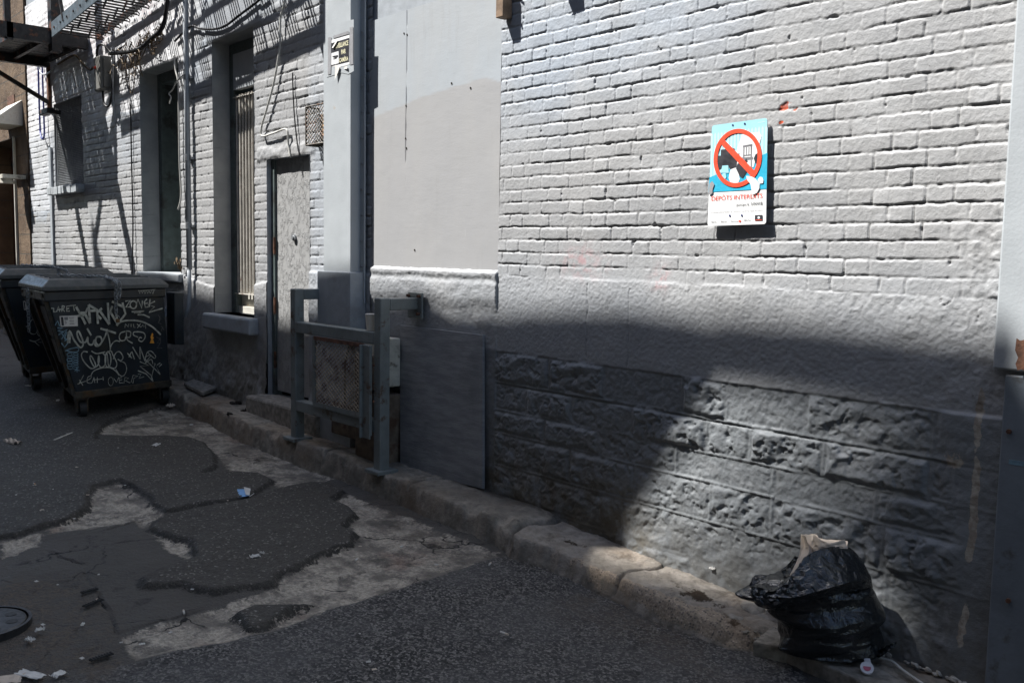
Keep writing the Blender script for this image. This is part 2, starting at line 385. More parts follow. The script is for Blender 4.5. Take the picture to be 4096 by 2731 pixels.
def kerbmat():
    t = NT('kerb_concrete')
    light = t.attr('light'); agg = t.attr('agg'); dirt = t.attr('dirt'); wet = t.attr('wet')
    a = t.mix(t.rng(t.noise(14, 6, .7), .3, .7), (.21, .188, .155), (.42, .375, .31))
    b = t.mix(t.rng(t.noise(14, 6, .7), .3, .7), (.24, .21, .175), (.40, .36, .31))
    c = t.mix(light, a, b)
    c = t.mix(t.rng(t.noise(2.4, 5), .45, .65, 0, .55), c, (.13, .118, .10))
    c = t.mix(t.rng(t.noise(4, 5, .7), .56, .68, 0, .6), c, (.055, .045, .033))
    vo = t.voro(95); sv = t.n('ShaderNodeSeparateColor'); t.L(vo.outputs['Color'], sv.inputs[0])
    peb = t.mix(t.rng(sv.outputs[0], .1, .9), (.13, .115, .105), (.46, .38, .30))
    peb = t.mix(t.rng(t.math('ADD', vo.outputs['Distance'], t.math('MULTIPLY', t.math('SUBTRACT', t.noise(30, 3), .5), .5)), .25, .62), peb, (.33, .27, .205))
    c = t.mix(t.rng(t.math('ADD', agg, t.math('MULTIPLY', t.math('SUBTRACT', t.noise(12, 4), .5), 1.1)), .45, .6), c, peb)
    c = t.mix(t.math('MULTIPLY', dirt, t.rng(t.noise(11, 6, .7), .3, .55)), c, (.030, .026, .02))
    c = t.mix(t.rng(t.math('ADD', wet, t.math('MULTIPLY', t.math('SUBTRACT', t.noise(11, 6, .75), .5), 1.9)), .42, .62), c, (.042, .028, .018))
    c = t.mix(t.rng(t.noise(26, 6, .8), .58, .68, 0, .55), c, (.05, .043, .034)); c = t.mix(t.rng(t.noise(1.6, 4), .5, .68, 0, .45), c, (.20, .13, .075))
    nb = t.bump(t.noise(24, 6, .75), .8, .018); nb = t.bump(t.noise(130, 3), .45, .005, nb); 
    return t.done(c, .8, nb, spec=.25)
M['kerb'] = kerbmat()

def plywood():
    t = NT('painted_plywood')
    c = t.mix(t.rng(t.noise(6, 5, .65, (1, 1, 5)), .3, .7), (.22, .225, .235), (.33, .335, .34))
    c = t.mix(t.rng(t.noise(2.5, 5), .5, .7, 0, .5), c, (.13, .14, .14))
    c = t.mix(t.rng(t.noise(24, 6, .8), .68, .76, 0, .6), c, (.045, .04, .036))
    nb = t.bump(t.noise(18, 6, .7, (1, 1, 9)), .5, .006)
    return t.done(c, .6, nb, spec=.3)
M['ply'] = plywood()
def bagmat():
    t = NT('black_bin_liner')
    v_ = t.voro(9, 'DISTANCE_TO_EDGE'); w_ = t.n('ShaderNodeMapping'); t.L(t.pos, w_.inputs[0]); nz = t.n('ShaderNodeTexNoise'); nz.inputs['Scale'].default_value = 9; t.L(t.pos, nz.inputs['Vector']); mx = t.n('ShaderNodeMix', data_type='VECTOR'); mx.inputs[0].default_value = .22; t.L(t.pos, mx.inputs[4]); t.L(nz.outputs['Color'], mx.inputs[5]); t.L(mx.outputs[1], v_.inputs['Vector'])
    nb = t.bump(v_.outputs[0], .22, .04); nb = t.bump(t.noise(16, 3, .6, None, 2.6), .42, .02, nb)
    m = t.done((.013, .0155, .0175), .2, nb, spec=.65); return m
M['bag'] = bagmat()
def paintpanel():
    t = NT('board_paint')
    tone = t.attr('tone')
    c = t.mix(tone, (.345, .345, .348), (.375, .405, .43))
    c = t.mix(t.rng(t.noise(3, 4, .6, (1, 1, .3)), .35, .7, 0, .3), c, (.40, .39, .37))
    c = t.mix(t.rng(t.noise(28, 4, .7, (1, 1, .05)), .66, .74, 0, .6), c, (.55, .56, .56))
    c = t.mix(t.rng(t.noise(33, 4, .8, (1, 1, .12)), .70, .76, 0, .6), c, (.20, .19, .175))
    c = t.mix(t.rng(t.noise(70, 4, .8), .68, .72, 0, .7), c, (.15, .14, .13)); c = t.mix(t.rng(t.noise(8, 5, .7, (1, 1, .12)), .55, .75, 0, .35), c, (.27, .265, .255))
    nb = t.bump(t.noise(11, 6, .7, (.8, 1, 3)), .16, .005); nb = t.bump(t.noise(90, 3), .12, .003, nb)
    return t.done(c, .5, nb, spec=.35)
M['board'] = paintpanel()

# ------------------------------------------------------------------ setting: road, kerb, ground
def pp(*c):  # photo points (crop with scale .893, offset 0,1600) -> road plan
    return [tuple(R(x*.893, 1600+y*.893)[:2]) for x, y in c]
def build_road():
    xs = lines([-14.5, -9, -5.2, -1.0, 1.5], lambda x: .02 if x < -9 else (.013 if x < -5.2 else (.008 if x < -1 else .05)))
    ys = lines([-4.38, -3.2, -.15, .35], lambda y: .03 if y < -3.2 else .009)
    X, Y = np.meshgrid(xs, ys, indexing='ij')
    wx = X+.05*fbm(X*6, Y*6, 3); wy = Y+.05*fbm(X*6, Y*6, 9)
    A = pp((-900, 640), (0, 612), (90, 600), (180, 572), (300, 540), (390, 490), (412, 462), (395, 430), (430, 395), (540, 368), (610, 395), (665, 430), (670, 462), (740, 500), (900, 470), (1090, 450), (1200, 395), (1240, 355), (1170, 320), (1040, 312), (915, 322), (975, 295), (985, 262), (930, 190), (860, 162), (600, 165), (430, 175), (500, 95), (690, 40), (780, -40), (300, -120), (-900, -60))
    B = pp((650, 570), (690, 535), (760, 508), (880, 480), (1090, 452), (1250, 398), (1400, 368), (1480, 374), (1548, 410), (1500, 450), (1580, 490), (1604, 522), (1550, 570), (1604, 600), (1590, 650), (1450, 700), (1360, 742), (1270, 782), (1240, 832), (1140, 852), (940, 872), (800, 838), (620, 848), (612, 808), (700, 770), (864, 702), (866, 660), (836, 630), (760, 615))
    C2 = pp((1040, 955), (1130, 915), (1300, 910), (1430, 905), (1290, 950), (1170, 1030), (1100, 1035), (1090, 1000))
    fo = pp((560, 1180), (860, 1108), (1090, 1062), (1420, 945), (1700, 862), (1900, 805), (2210, 702), (2480, 640), (3600, 1000), (3600, 2200), (-900, 2200), (-900, 1500))
    light = pp((400, 150), (700, 30), (820, 20), (1500, 345), (1420, 372), (1250, 400), (1230, 350), (1040, 310), (985, 262), (860, 160))
    l2 = pp((1240, 832), (1270, 782), (1600, 600), (1500, 450), (1560, 420), (2250, 690), (1900, 810), (1700, 865), (1100, 1065), (580, 1175), (545, 1050), (760, 985), (1010, 915))
    l3 = pp((200, 590), (400, 440), (430, 395), (540, 370), (640, 420), (740, 500), (640, 560), (600, 525))
    l4 = pp((640, 540), (680, 580), (780, 615), (868, 640), (870, 700), (820, 690), (760, 660))
    l5 = pp((0, 620), (200, 580), (170, 640), (0, 690))
    sA, sB, sC = sdf(A, wx, wy), sdf(B, wx, wy), sdf(C2, wx, wy)
    patch = np.maximum(np.maximum(sA, sB), sC)
    fore = sdf(fo, wx, wy)
    conc = np.maximum.reduce([sdf(p, wx, wy) for p in (light, l2, l3, l4, l5)])
    patch = np.clip(patch, -.3, .3); fore = np.clip(fore, -.3, .3); conc = np.clip(conc, -.3, .3)
    cr = [pp((0, 690), (180, 625), (640, 520), (860, 482)), pp((180, 640), (260, 690), (380, 722), (400, 800), (460, 900), (560, 1150)), pp((530, 1032), (700, 985), (960, 912), (1240, 837), (1450, 802), (1900, 682)), pp((200, 590), (180, 640), (170, 650))]
    cd = np.minimum.reduce([segd(p, wx, wy) for p in cr])
    crack = (1-ss(.002, .012, cd+.008*fbm(X*30, Y*30, 5)))*ss(-.2, .1, fbm(X*4, Y*4, 6))
    dz = sdf(pp((-900, 800), (380, 790), (470, 1000), (560, 1180), (400, 1300), (-900, 1700)), wx, wy)
    dirt = ss(-.1, .1, dz)*.8
    gut = ss(-.85, -.45, Y)*.55; dirt = np.maximum(dirt, gut*ss(.0, .2, fbm(X*3, Y*3, 21)+.12))
    H = .035*fbm(X*1.2, Y*1.2, 31, 3)+.012*fbm(X*7, Y*7, 33, 3)+.004*fbm(X*45, Y*45, 35, 3)
    H += .024*ss(-.004, .035, patch)*(1-.3*ss(.0, .2, patch))
    H -= .010*ss(.0, .03, conc)*(1-ss(-.02, .02, patch))*ss(0, .05, -fore)
    H += .006*ss(-.01, .03, fore)+.003*ss(-.01, .03, fore)*fbm(X*70, Y*70, 39, 2)
    H -= .014*crack
    Z = zr(X)+H-.012
    o = grid('alley_road', X, Y, Z, M['road'], None, None, dict(patch=patch, fore=fore, conc=conc, dirt=dirt, crack=crack))
    prop(o, kind='structure')
    g = MB(); g.add([(-90, -60, zr(-90)-.15), (60, -60, zr(60)-.15), (60, 60, zr(60)-.15), (-90, 60, zr(-90)-.15)], [(0, 1, 2, 3)])
    prop(g.build('ground', M['soil']), kind='structure')
build_road()

def build_kerb():
    fx = np.array([-14.5, -9.4, -8.0, -6.2, -4.8, -3.6, -3.5, -3.42, -3.2, -2.86, -2.6, -2.4, -2.25, -2.12, -2.02, -1.9, -1.5, -1.0])
    fy = np.array([-.26, -.28, -.29, -.36, -.315, -.32, -.335, -.375, -.33, -.325, -.335, -.35, -.355, -.34, -.28, -.20, -.17, -.15])
    xs = lines([-13.8, -6.2, -3.9, -1.0], lambda x: .014 if x < -6.2 else (.009 if x < -3.9 else .007))
    ys = lines([-.66, -.12, .012], .007)
    X, Y = np.meshgrid(xs, ys, indexing='ij')
    wob = .025*fbm(X*5, Y*0+1, 41, 4)*2+.012*fbm(X*22, Y*9, 43, 3)*2
    yf = np.interp(X, fx, fy)+wob
    d = Y-yf                          # positive: on the kerb
    right = ss(-3.52, -3.46, X)
    hgt = np.interp(X, [-14, -3.55, -3.45, -3.2, -2.6, -2.3, -2.1, -2.0, -1.9, -1.0], [.13, .13, .105, .095, .08, .07, .055, .04, .045, .04])
    face = np.interp(X, [-14, -3.5, -3.4, -2.2, -1.0], [.022, .022, .03, .05, .06])
    prof = ss(-face, .010, d)
    H = hgt*prof; agg0 = np.exp(-((d-.0)/.06)**2)
    top = prof
    H += top*(.018*fbm(X*3, Y*3, 51, 4)+.016*fbm(X*11, Y*11, 53, 4)+.009*fbm(X*45, Y*45, 57, 3))+right*agg0*.016*fbm(X*28, Y*28, 59, 3)
    dam = ss(.05, .18, fbm(X*4.3, Y*5, 61, 4))*(1-ss(.0, .08, d))
    H -= .045*dam*prof
    # joints between the kerb lengths
    for jx, w in ((-3.48, .016), (-4.42, .008), (-5.35, .010), (-6.4, .009), (-7.25, .012), (-2.75, .006)):
        H -= .05*np.exp(-((X-jx+.02*np.sin(Y*20))/w)**2)*top
    # broken end near the bag
    br = ss(-2.14, -2.0, X+.25*fbm(X*4, Y*4, 63))
    H += br*top*(.035*fbm(X*9, Y*9, 67, 3)+.012*fbm(X*28, Y*28, 69, 3))
    H = np.where(d < -face*1.05, -.05, H)
    light = right*(1-.75*br)
    agg = right*(np.exp(-((d-.005)/.045)**2)*(.35+.5*ss(-3.3, -2.5, X))+.7*np.exp(-(((X+2.25)/.2)**2+((Y+.30)/.07)**2)))
    agg = np.where(X > -2.02, .1, agg)
    wet = .75*np.exp(-(((X+2.42)/.16)**2+((Y+.19)/.075)**2))+.5*np.exp(-(((X+3.2)/.16)**2+((Y+.18)/.05)**2))+.5*np.exp(-(((X+2.15)/.10)**2+((Y+.26)/.05)**2))
    dirt = np.clip(1-ss(-.04, .02, d), 0, 1)*.5+.7*ss(-.10, -.01, Y)*(1-right)+.3*ss(-.05, 0, Y)*right
    Z = zr(X)+H
    o = grid('kerb', X, Y, Z, M['kerb'], None, None, dict(light=light, agg=agg, dirt=dirt, wet=wet))
    prop(o, kind='structure')
build_kerb()

# ------------------------------------------------------------------ the grey building
BLD = thing('grey_brick_building', 'long brick building painted grey with barred openings, boarded bay and rough stone base', 'building', (-5, 0, .1))
COURSE, PER = .0677, .31
def bricks(X, Z, z0, x0, seed, relief=.0075, mort=.011):
    Xw = X+.010*fbm(X*7, Z*7, seed+1, 3)+.004*fbm(X*40, Z*40, seed+2, 2)
    Zw = Z+.012*fbm(X*2.6, Z*2.6, seed+3, 3)+.006*fbm(X*30, Z*30, seed+4, 2)
    k = np.floor((Zw-z0)/COURSE); v = (Zw-z0)/COURSE-k
    off = (k % 2)*(PER/2)+(_h(k, k*0, seed+5)-.5)*.04
    p = (Xw-x0+off)/PER; kp = np.floor(p); q = (p-kp)*PER
    S = .207; st = q < S
    bid = kp*2+np.where(st, 0, 1)
    dx = np.where(st, np.minimum(q, S-q), np.minimum(q-S, PER-q)); dz = np.minimum(v, 1-v)*COURSE
    R_ = .010
    dxe = dx-mort*.22; dze = np.where(v > .5, dz-mort*.25, dz-mort*.55)
    dd = np.minimum(dxe, dze)
    dd = np.where((dxe < R_) & (dze < R_), R_-np.sqrt((R_-np.minimum(dxe, R_))**2+(R_-np.minimum(dze, R_))**2), dd)
    r = _h(bid, k, seed+6); r2 = _h(bid, k, seed+7); r3 = _h(bid, k, seed+8)
    dd = dd+.008*fbm(X*38, Z*38, seed+9, 4)
    e = np.where(v > .5, ss(-.001, .0055, dd), ss(-.0015, .0025, dd))      # soft upper arris, sharp lower one
    vary = .60+.75*ss(-.16, .16, fbm(X*3.1, Z*4, seed+15, 3))
    joint = relief*vary*(.55+.9*r)
    h = e*joint
    h += e*((v-.5)*.0030*(r2-.45)+(q/PER-.5)*.003*(r3-.5))
    h += .0022*fbm(X*13, Z*13, seed+10, 4)+.0016*fbm(X*95, Z*95, seed+11, 3)
    h += (1-e)*.005*fbm(X*55, Z*55, seed+12, 3)
    gl = np.where(v < .5, np.exp(-((dze+.0012+.006*fbm(X*45, Z*45, seed+16, 3))/.0036)**2), 0)
    right_ = np.where(st, S-q, PER-q)
    gr = np.exp(-((right_-mort*.22+.0015+.006*fbm(X*45, Z*45, seed+17, 3))/.0034)**2)*.8
    pres = ss(-.12, .13, fbm(X*7, Z*11, seed+18, 4))*(.30+.85*r)
    g_ = np.maximum(gl, gr)*pres
    h -= .0062*g_
    chipb = (r3 > .97) & (fbm(X*9, Z*9, seed+13) > .08)
    h -= .012*ss(.25, .34, fbm(X*16, Z*22, seed+14, 3))*(1-e)
    return h, np.clip((1-e)*.55+g_*.8, 0, 1)
def rough_coat(X, Z, seed, a=.006):
    return a*(.9*fbm(X*20, Z*20, seed, 4)+.7*fbm(X*70, Z*70, seed+3, 3))+.010*fbm(X*2.5, Z*2.5, seed+5, 3)

def right_wall():
    xs = lines([-5.30, -4.01, -1.20], lambda x: .009 if x < -4.01 else .0048)
    zs = lines([.0, 1.03, 1.46, 3.05], lambda z: .0055 if z < 1.03 else .0045)
    X, Z = np.meshgrid(xs, zs, indexing='ij')
    hb, e = bricks(X, Z, 1.49, -3.99+.02, 100, .0029, .0084)
    # plaster smears near the right end
    sm = ss(-1.62, -1.36, X+.5*fbm(X*3, Z*3, 121))*ss(2.0, 1.55, Z+.6*fbm(X*2.2, Z*2.2, 125))
    hb = hb*(1-.75*sm)+sm*(.006+.012*fbm(X*16, Z*16, 127, 4)+.01*fbm(X*42, Z*42, 128, 3))
    band = .0045+rough_coat(X, Z, 131, .0034)+.0034*fbm(X*90, Z*90, 139, 3)
    sm2 = ss(-2.0, -1.3, X); band += sm2*(.012*fbm(X*14, Z*14, 143, 4)-.011*ss(.012, .0, np.abs(fbm(X*6, Z*6, 141, 4)))*ss(.0, .12, fbm(X*2.2, Z*2.2, 145, 2)))
    zb = np.interp(X, [-4, -1.3], [1.435, 1.425])+.012*fbm(X*6, Z*2, 133, 3)
    tb = ss(-.008, .008, zb-Z)
    H = hb*(1-tb)+band*tb
    # cracks
    for i, (cx, cz, dx, dz, L) in enumerate([(-3.02, 1.12, .0, 1, .55), (-3.3, 1.2, .0, 1, .42)]):
        t = (X-cx)*dx+(Z-cz)*dz; s_ = (X-cx)*dz-(Z-cz)*dx+.02*fbm(X*14, Z*14, 151+i, 3)
        H -= (.005 if i < 2 else .010)*np.exp(-(s_/(.0028 if i < 2 else .004))**2)*(np.abs(t) < L/2)*tb
    # rough stone base: courses with raised bead joints
    zj = [1.005, .825, .668, .535, .350, .16, -.2]
    xj = {0: [-3.57, -3.17, -2.68, -2.43, -2.04, -1.51], 1: [-3.75, -3.40, -2.98, -2.53, -2.30, -1.95, -1.51], 2: [-3.6, -3.2, -2.70, -2.18, -1.72], 3: [-3.4, -2.95, -2.50, -2.18, -1.68], 4: [-3.65, -3.1, -2.72, -2.19, -1.66], 5: [-3.5, -3.0, -2.6, -2.0, -1.6]}
    Zw = Z+.008*fbm(X*3, Z*3, 161, 3); Xw = X+.012*fbm(X*5, Z*9, 163, 3)
    stone = np.zeros_like(X); bead = np.zeros_like(X)
    bead = np.maximum(bead, np.exp(-((Zw-zj[0])/.007)**2))
    for k in range(6):
        up, lo = zj[k], zj[k+1]; inr = (Zw <= up) & (Zw > lo)
        cuts = [-9]+xj[k]+[-1.42 if k < 2 else -1.35, 9]
        sid = np.digitize(Xw, cuts); cz = np.minimum(up-Zw, Zw-lo)
        dxj = np.min(np.abs(Xw[..., None]-np.array(xj[k]+[-1.42 if k < 2 else -1.35])), -1)
        dj = np.minimum(cz, dxj)
        r = _h(sid+k*13, sid*0+k, 165); smooth = r < (.22 if k in (0, 2) else .0)
        bulge = ss(.0, .03, dj+.014*fbm(X*12, Z*12, 199+k, 3))
        amp = np.where(smooth, .25, .75+.6*r)
        diag = .45 if k % 2 else -.4
        fx, fz = X+Z*diag, Z-X*diag*.6
        fac = .36*(.050*tri(fx*5+.3*fz, fz*8, 171+k)+.036*tri(fx*11, fz*15, 181+k)+.020*tri(fx*24, fz*30, 191+k))
        hs = .85*amp*bulge*(.008+.010*(r-.5)+fac+.014*np.abs(fbm(fx*13, fz*19, 177+k, 4))-.008*ss(.03, .2, fbm(fx*26, fz*34, 187+k, 3)))+.006*fbm(X*34, Z*34, 197+k, 4)
        stone = np.where(inr, hs, stone)
        bd = np.maximum(np.exp(-(cz/.006)**2), np.exp(-(dxj/.007)**2)*.7)
        gap = ss(.0, .3, fbm(X*2.3, Z*3, 201+k, 2)+.22)
        bead = np.where(inr, np.maximum(bead, bd*gap), bead)
    stone = stone+.007*bead-.006*np.exp(-((Zw-zj[1]+.011)/.004)**2)+.005*fbm(X*50, Z*50, 207, 3)+.003*fbm(X*130, Z*130, 209, 2)
    foot = ss(.34, .2, Z); stone = stone*(1-.6*foot)+foot*(.03*fbm(X*8, Z*8, 211, 4))
    ts = ss(-.006, .006, zj[0]+.006*fbm(X*4, Z*2, 213, 3)-Z)
    plastered = ss(-1.50, -1.40, X+.12*fbm(X*5, Z*4, 215, 3))*(1-ss(.35, .25, Z)*0)
    stone = stone*(1-.8*plastered)+plastered*(.014+.014*fbm(X*8, Z*8, 217, 4))
    H = H*(1-ts)+stone*ts
    # boarded bay (left): cement ledge and dado behind the plywood
    lb = ss(.004, -.004, X+4.005); zl = 1.45
    led = ss(-.012, .012, zl-Z)*(.019+.008*fbm(X*12, Z*12, 221, 4))-ss(.03, .0, np.abs(Z-1.40+.02*fbm(X*9, Z*2, 223)))*.006+rough_coat(X, Z, 225, .006)
    led -= .012*ss(1.30, 1.20, Z)
    H = H*(1-lb)+led*lb
    # open crack down the junction
    tone = ss(2.05, 2.75, Z+.35*(X+2.6)*-.55+.25*fbm(X*2, Z*2, 231, 3))
    tone = np.maximum(tone*ss(-1.8, -2.8, X*1.0+.0*Z), .55*ss(2.6, 2.95, Z+.4*fbm(X*3, Z*3, 233)))
    tone = np.maximum(tone, .25*ss(1.7, 1.3, Z))
    chip = (.35+.9*ss(-.1, .15, fbm(X*9, Z*5, 237, 3)))*.8*np.exp(-((X+1.352+.05*fbm(X*2, Z*7, 239, 3))/.016)**2)*ss(1.2, 1.05, Z)*ss(.1, .25, Z)+.62*np.exp(-(((X+1.43)/.06)**2+((Z-.83)/.05)**2))
    chip += .25*ss(.24, .12, Z)
    dirt = ss(.85, .15, Z+.35*fbm(X*2.5, Z*2.5, 235, 3))*.85*ss(-2.6, -3.2, X)+ss(.5, .1, Z+.2*fbm(X*4, Z*4, 236, 3))*.5
    pink = np.exp(-(((X+3.35)/.14)**2+((Z-1.52)/.07)**2))*.5+np.exp(-(((X+2.83)/.05)**2+((Z-1.45)/.05)**2))*.8
    red = np.zeros_like(X)
    for cx, cy, rx, rz_ in ((3150, 421, .060, .020), (3130, 485, .018, .010)):
        p = W(cx, cy); m_ = np.exp(-(((X-p.x)/rx)**2+((Z-p.z+.25*np.abs(X-p.x))/rz_)**2)); red = np.maximum(red, m_*(.75+1.1*fbm(X*45, Z*45, 241, 3)*2)); H -= .002*ss(.35, .6, red)
    keep = np.ones((len(xs)-1, len(zs)-1), bool)
    xm = .5*(xs[1:]+xs[:-1]); zm = .5*(zs[1:]+zs[:-1])
    keep[np.ix_(xm < -4.01, zm > 1.46)] = False
    o = grid('painted_wall', X, -H, Z, M['wall'], BLD, keep, dict(tone=tone, chip=chip, dirt=dirt, pink=pink, base=.85*ss(1.02, .99, Z), joint=e*(1-tb)*(1-.7*sm), red=red))
    o['label'] = 'grey painted brick wall over a rough stone base'
right_wall()

OPEN = {'w1': (-12.29, -11.25, 2.27, 3.25), 'w2': (-9.45, -8.49, 1.30, 3.26), 'w3': (-7.77, -7.0, 1.0, 3.29), 'door': (-6.79, -6.12, .40, 2.25)}
def left_wall():
    xs = lines([-13.4, -12.29, -11.25, -9.45, -8.49, -7.77, -7.0, -6.79, -6.12, -5.30], lambda x: .011 if x < -8.5 else .009)
    zs = lines([.0, .40, 1.0, 1.30, 2.25, 2.27, 3.25, 3.26, 3.29, 4.6], lambda z: .0075 if .9 < z < 3.7 else .014)
    X, Z = np.meshgrid(xs, zs, indexing='ij')
    H, e = bricks(X, Z, 1.31, -9.45, 300, .0042, .0095)
    near = ss(-8.0, -6.8, X)
    H += near*.005*fbm(X*9, Z*9, 311, 4)
    zb = np.interp(X, [-13.4, -9.6, -9.4, -8.4, -7.8, -6.95, -6.1, -5.8], [1.22, 1.24, 1.31, 1.29, 1.22, 1.28, 1.40, 1.40])+.03*fbm(X*5, Z*2, 313, 3)
    tb = ss(-.012, .012, zb-Z)
    coat = .016+rough_coat(X, Z, 317, .009)+.02*ss(.95, .5, Z)*fbm(X*9, Z*9, 319, 4)+.02*ss(.8, .4, Z)*fbm(X*20, Z*20, 321, 3)
    coat += ss(.55, .35, Z)*.03*(fbm(X*4, Z*4, 325)+.4)
    H = H*(1-tb)+coat*tb
    # smooth lintel over door and windows
    for (a, b, c, d) in ((-9.6, -8.3, 3.26, 3.62), (-7.9, -6.85, 3.29, 3.66)):
        m_ = ss(0, .012, np.minimum(np.minimum(X-a, b-X), np.minimum(Z-c, d-Z))); H = H*(1-m_)+m_*(.012+.004*fbm(X*9, Z*9, 331))
    m_ = ss(-.02, .02, np.minimum(np.minimum(X+6.95, -6.05-X), np.minimum(Z-2.25, 2.34-Z))+.02*fbm(X*8, Z*8, 333)); H = H*(1-m_)+m_*(.012+.02*fbm(X*14, Z*14, 335, 4))
    tone = .75*ss(-12.2, -12.9, X+.3*fbm(X*2, Z*2, 341))*ss(1.9, 2.0, Z+.1*np.sign(fbm(X*2, Z*1, 343)))+.55*ss(2.2, 2.5, Z+.3*fbm(X*1.5, Z*1.5, 345))*ss(-9, -10, X)+.6*ss(-6.2, -6.05, X)
    tone = np.maximum(tone, 1.9*ss(2.9, 2.95, Z+.1*fbm(X*3, Z*3, 351))*ss(-7.6, -8.6, X)+.6*ss(3.1, 3.4, Z))
    tone = np.maximum(tone, 1.5*ss(-12.3, -12.5, X)*ss(1.95, 2.0, Z)+.45*ss(2.9, 3.0, Z)*ss(-12, -12.4, X))
    chip = .25*ss(1.35, 1.2, Z)*ss(1.15, 1.3, Z)+.35*ss(-13.3, -13.38, X)*ss(1.7, 1.3, Z)
    dirt = ss(1.0, .35, Z+.3*fbm(X*2, Z*2, 347, 3))*.85
    pink = .25*ss(.05, .25, fbm(X*1.3, Z*1.3, 349, 3))*ss(3.0, 3.3, Z)
    keep = np.ones((len(xs)-1, len(zs)-1), bool); xm = .5*(xs[1:]+xs[:-1]); zm = .5*(zs[1:]+zs[:-1])
    for (a, b, c, d) in OPEN.values(): keep[np.ix_((xm > a) & (xm < b), (zm > c) & (zm < d))] = False
    o = grid('painted_wall', X, -H, Z, M['wall'], BLD, keep, dict(tone=tone, chip=chip, dirt=dirt, pink=pink, base=X*0, joint=e*(1-tb), red=X*0))
    o['label'] = 'grey painted brick wall with recessed openings'
left_wall()
# mass of the building above and behind
b = MB(); b.box(-13.4, -5.33, .012, .03, 4.55, 8.5); b.box(-5.33, 3, .012, .03, 2.98, 8.5); b.box(-13.4, 3, 2.0, 9, 0, 8.5); b.box(-13.4, 3, .03, 2.0, 8.4, 8.5)
b.build('upper_wall', M['grey_paint'], BLD)

def reveal(key, dep, dep2=None):
    a, b_, c, d = OPEN[key]; s = MB(); y0 = -.006
    s.add([(a, y0, c), (a, y0, d), (a, dep, d), (a, dep, c)], [(0, 1, 2, 3)])
    s.add([(b_, y0, c), (b_, dep, c), (b_, dep, d), (b_, y0, d)], [(0, 1, 2, 3)])
    s.add([(a, y0, d), (b_, y0, d), (b_, dep, d), (a, dep, d)], [(0, 1, 2, 3)])
    s.add([(a, y0, c), (a, dep, c), (b_, dep, c), (b_, y0, c)], [(0, 1, 2, 3)])
    return s
def brick_reveal_mat():
    t = NT('painted_brick_reveal')
    br = t.n('ShaderNodeTexBrick'); br.inputs['Scale'].default_value = 1; br.inputs['Brick Width'].default_value = .21; br.inputs['Row Height'].default_value = COURSE; br.inputs['Mortar Size'].default_value = .006
    mp = t.n('ShaderNodeMapping'); mp.inputs['Rotation'].default_value = (math.pi/2, 0, math.pi/2); t.L(t.pos, mp.inputs[0]); t.L(mp.outputs[0], br.inputs['Vector'])
    c = t.mix(t.rng(t.noise(6, 4), .3, .7), (.25, .26, .265), (.33, .335, .335))
    nb = t.bump(t.math('SUBTRACT', 1.0, br.outputs['Fac']), .7, .01); nb = t.bump(t.noise(40, 4), .3, .008, nb)
    return t.done(c, .6, nb)
M['reveal'] = brick_reveal_mat()

# window 1: meshed window
w1 = reveal('w1', .22).build('window', M['reveal'], BLD); w1['label'] = 'small high window behind a wire mesh grille'
s = MB(); s.box(-12.29, -11.25, .2, .215, 2.27, 3.25); s.build('pane', M['blackhole'], w1)
s = MB()
for i in range(52):
    x = -12.28+i*.02; s.tube([(x, .02, 2.28), (x, .02, 3.24)], .0022, 4)
for i in range(50):
    z = 2.28+i*.02; s.tube([(-12.28, .02, z), (-11.26, .02, z)], .003, 4)
s.bar((-12.275, .018, 2.28), (-12.275, .018, 3.24), .03, .012, (0, 1, 0)); s.bar((-11.262, .018, 2.28), (-11.262, .018, 3.24), .03, .012, (0, 1, 0))
s.build('mesh_grille', M['galv'], w1)
s = MB()
for i in range(16):
    x0 = -12.33+i*.07; dz = random.uniform(-.006, .006); s.box(x0, x0+.064, -.10+random.uniform(0, .01), .05, 2.165+dz, 2.255+dz)
s.box(-12.33, -11.2, -.085, .06, 2.19, 2.25)
s.build('sill', M['light_paint'], w1, bevel=.006)
# window 2: deep recess with green-grey boarding
w2 = reveal('w2', .17).build('window', M['reveal'], BLD); w2['label'] = 'tall deep window recess boarded in dark green grey'
s = MB(); s.box(-9.45, -9.37, .17, .42, 1.30, 3.26); s.box(-8.57, -8.49, .17, .42, 1.30, 3.26); s.box(-9.37, -8.57, .17, .42, 3.16, 3.26); s.build('frame', M['green_grey'], w2, bevel=.006)
s = MB(); s.box(-9.37, -8.57, .40, .42, 1.32, 3.16); s.box(-9.05, -8.99, .38, .40, 1.32, 3.16); s.build('panel', M['green_grey'], w2)
s = MB(); s.box(-9.5, -8.44, -.055, .40, 1.235, 1.315); s.build('sill', M['light_paint'], w2, bevel=.015)
# window 3: barred window
w3 = reveal('w3', .15).build('window', M['reveal'], BLD); w3['label'] = 'tall narrow window with vertical security bars and a thick sill'
s = MB(); s.box(-7.77, -7.68, .15, .30, 1.0, 3.29); s.box(-7.09, -7.0, .15, .30, 1.0, 3.29); s.box(-7.68, -7.09, .15, .30, 3.2, 3.29); s.build('frame', M['green_grey'], w3, bevel=.005)
s = MB(); s.box(-7.68, -7.02, .14, .19, 2.90, 3.2); s.build('transom', M['light_paint'], w3, bevel=.004)
s = MB(); s.box(-7.68, -7.09, .28, .30, 1.2, 2.90); s.build('pane', M['blackhole'], w3)
s = MB(); s.box(-7.68, -7.09, .20, .24, 1.0, 1.2); s.box(-7.68, -7.09, .19, .25, 1.2, 1.23); s.box(-7.68, -7.09, .17, .25, 1.0, 1.06)
s.build('sash', M['cream'], w3, bevel=.003)
s = MB()
for i in range(11):
    x = -7.66+i*.058; s.tube([(x, .165, 1.18), (x, .165, 2.86)], .012, 8)
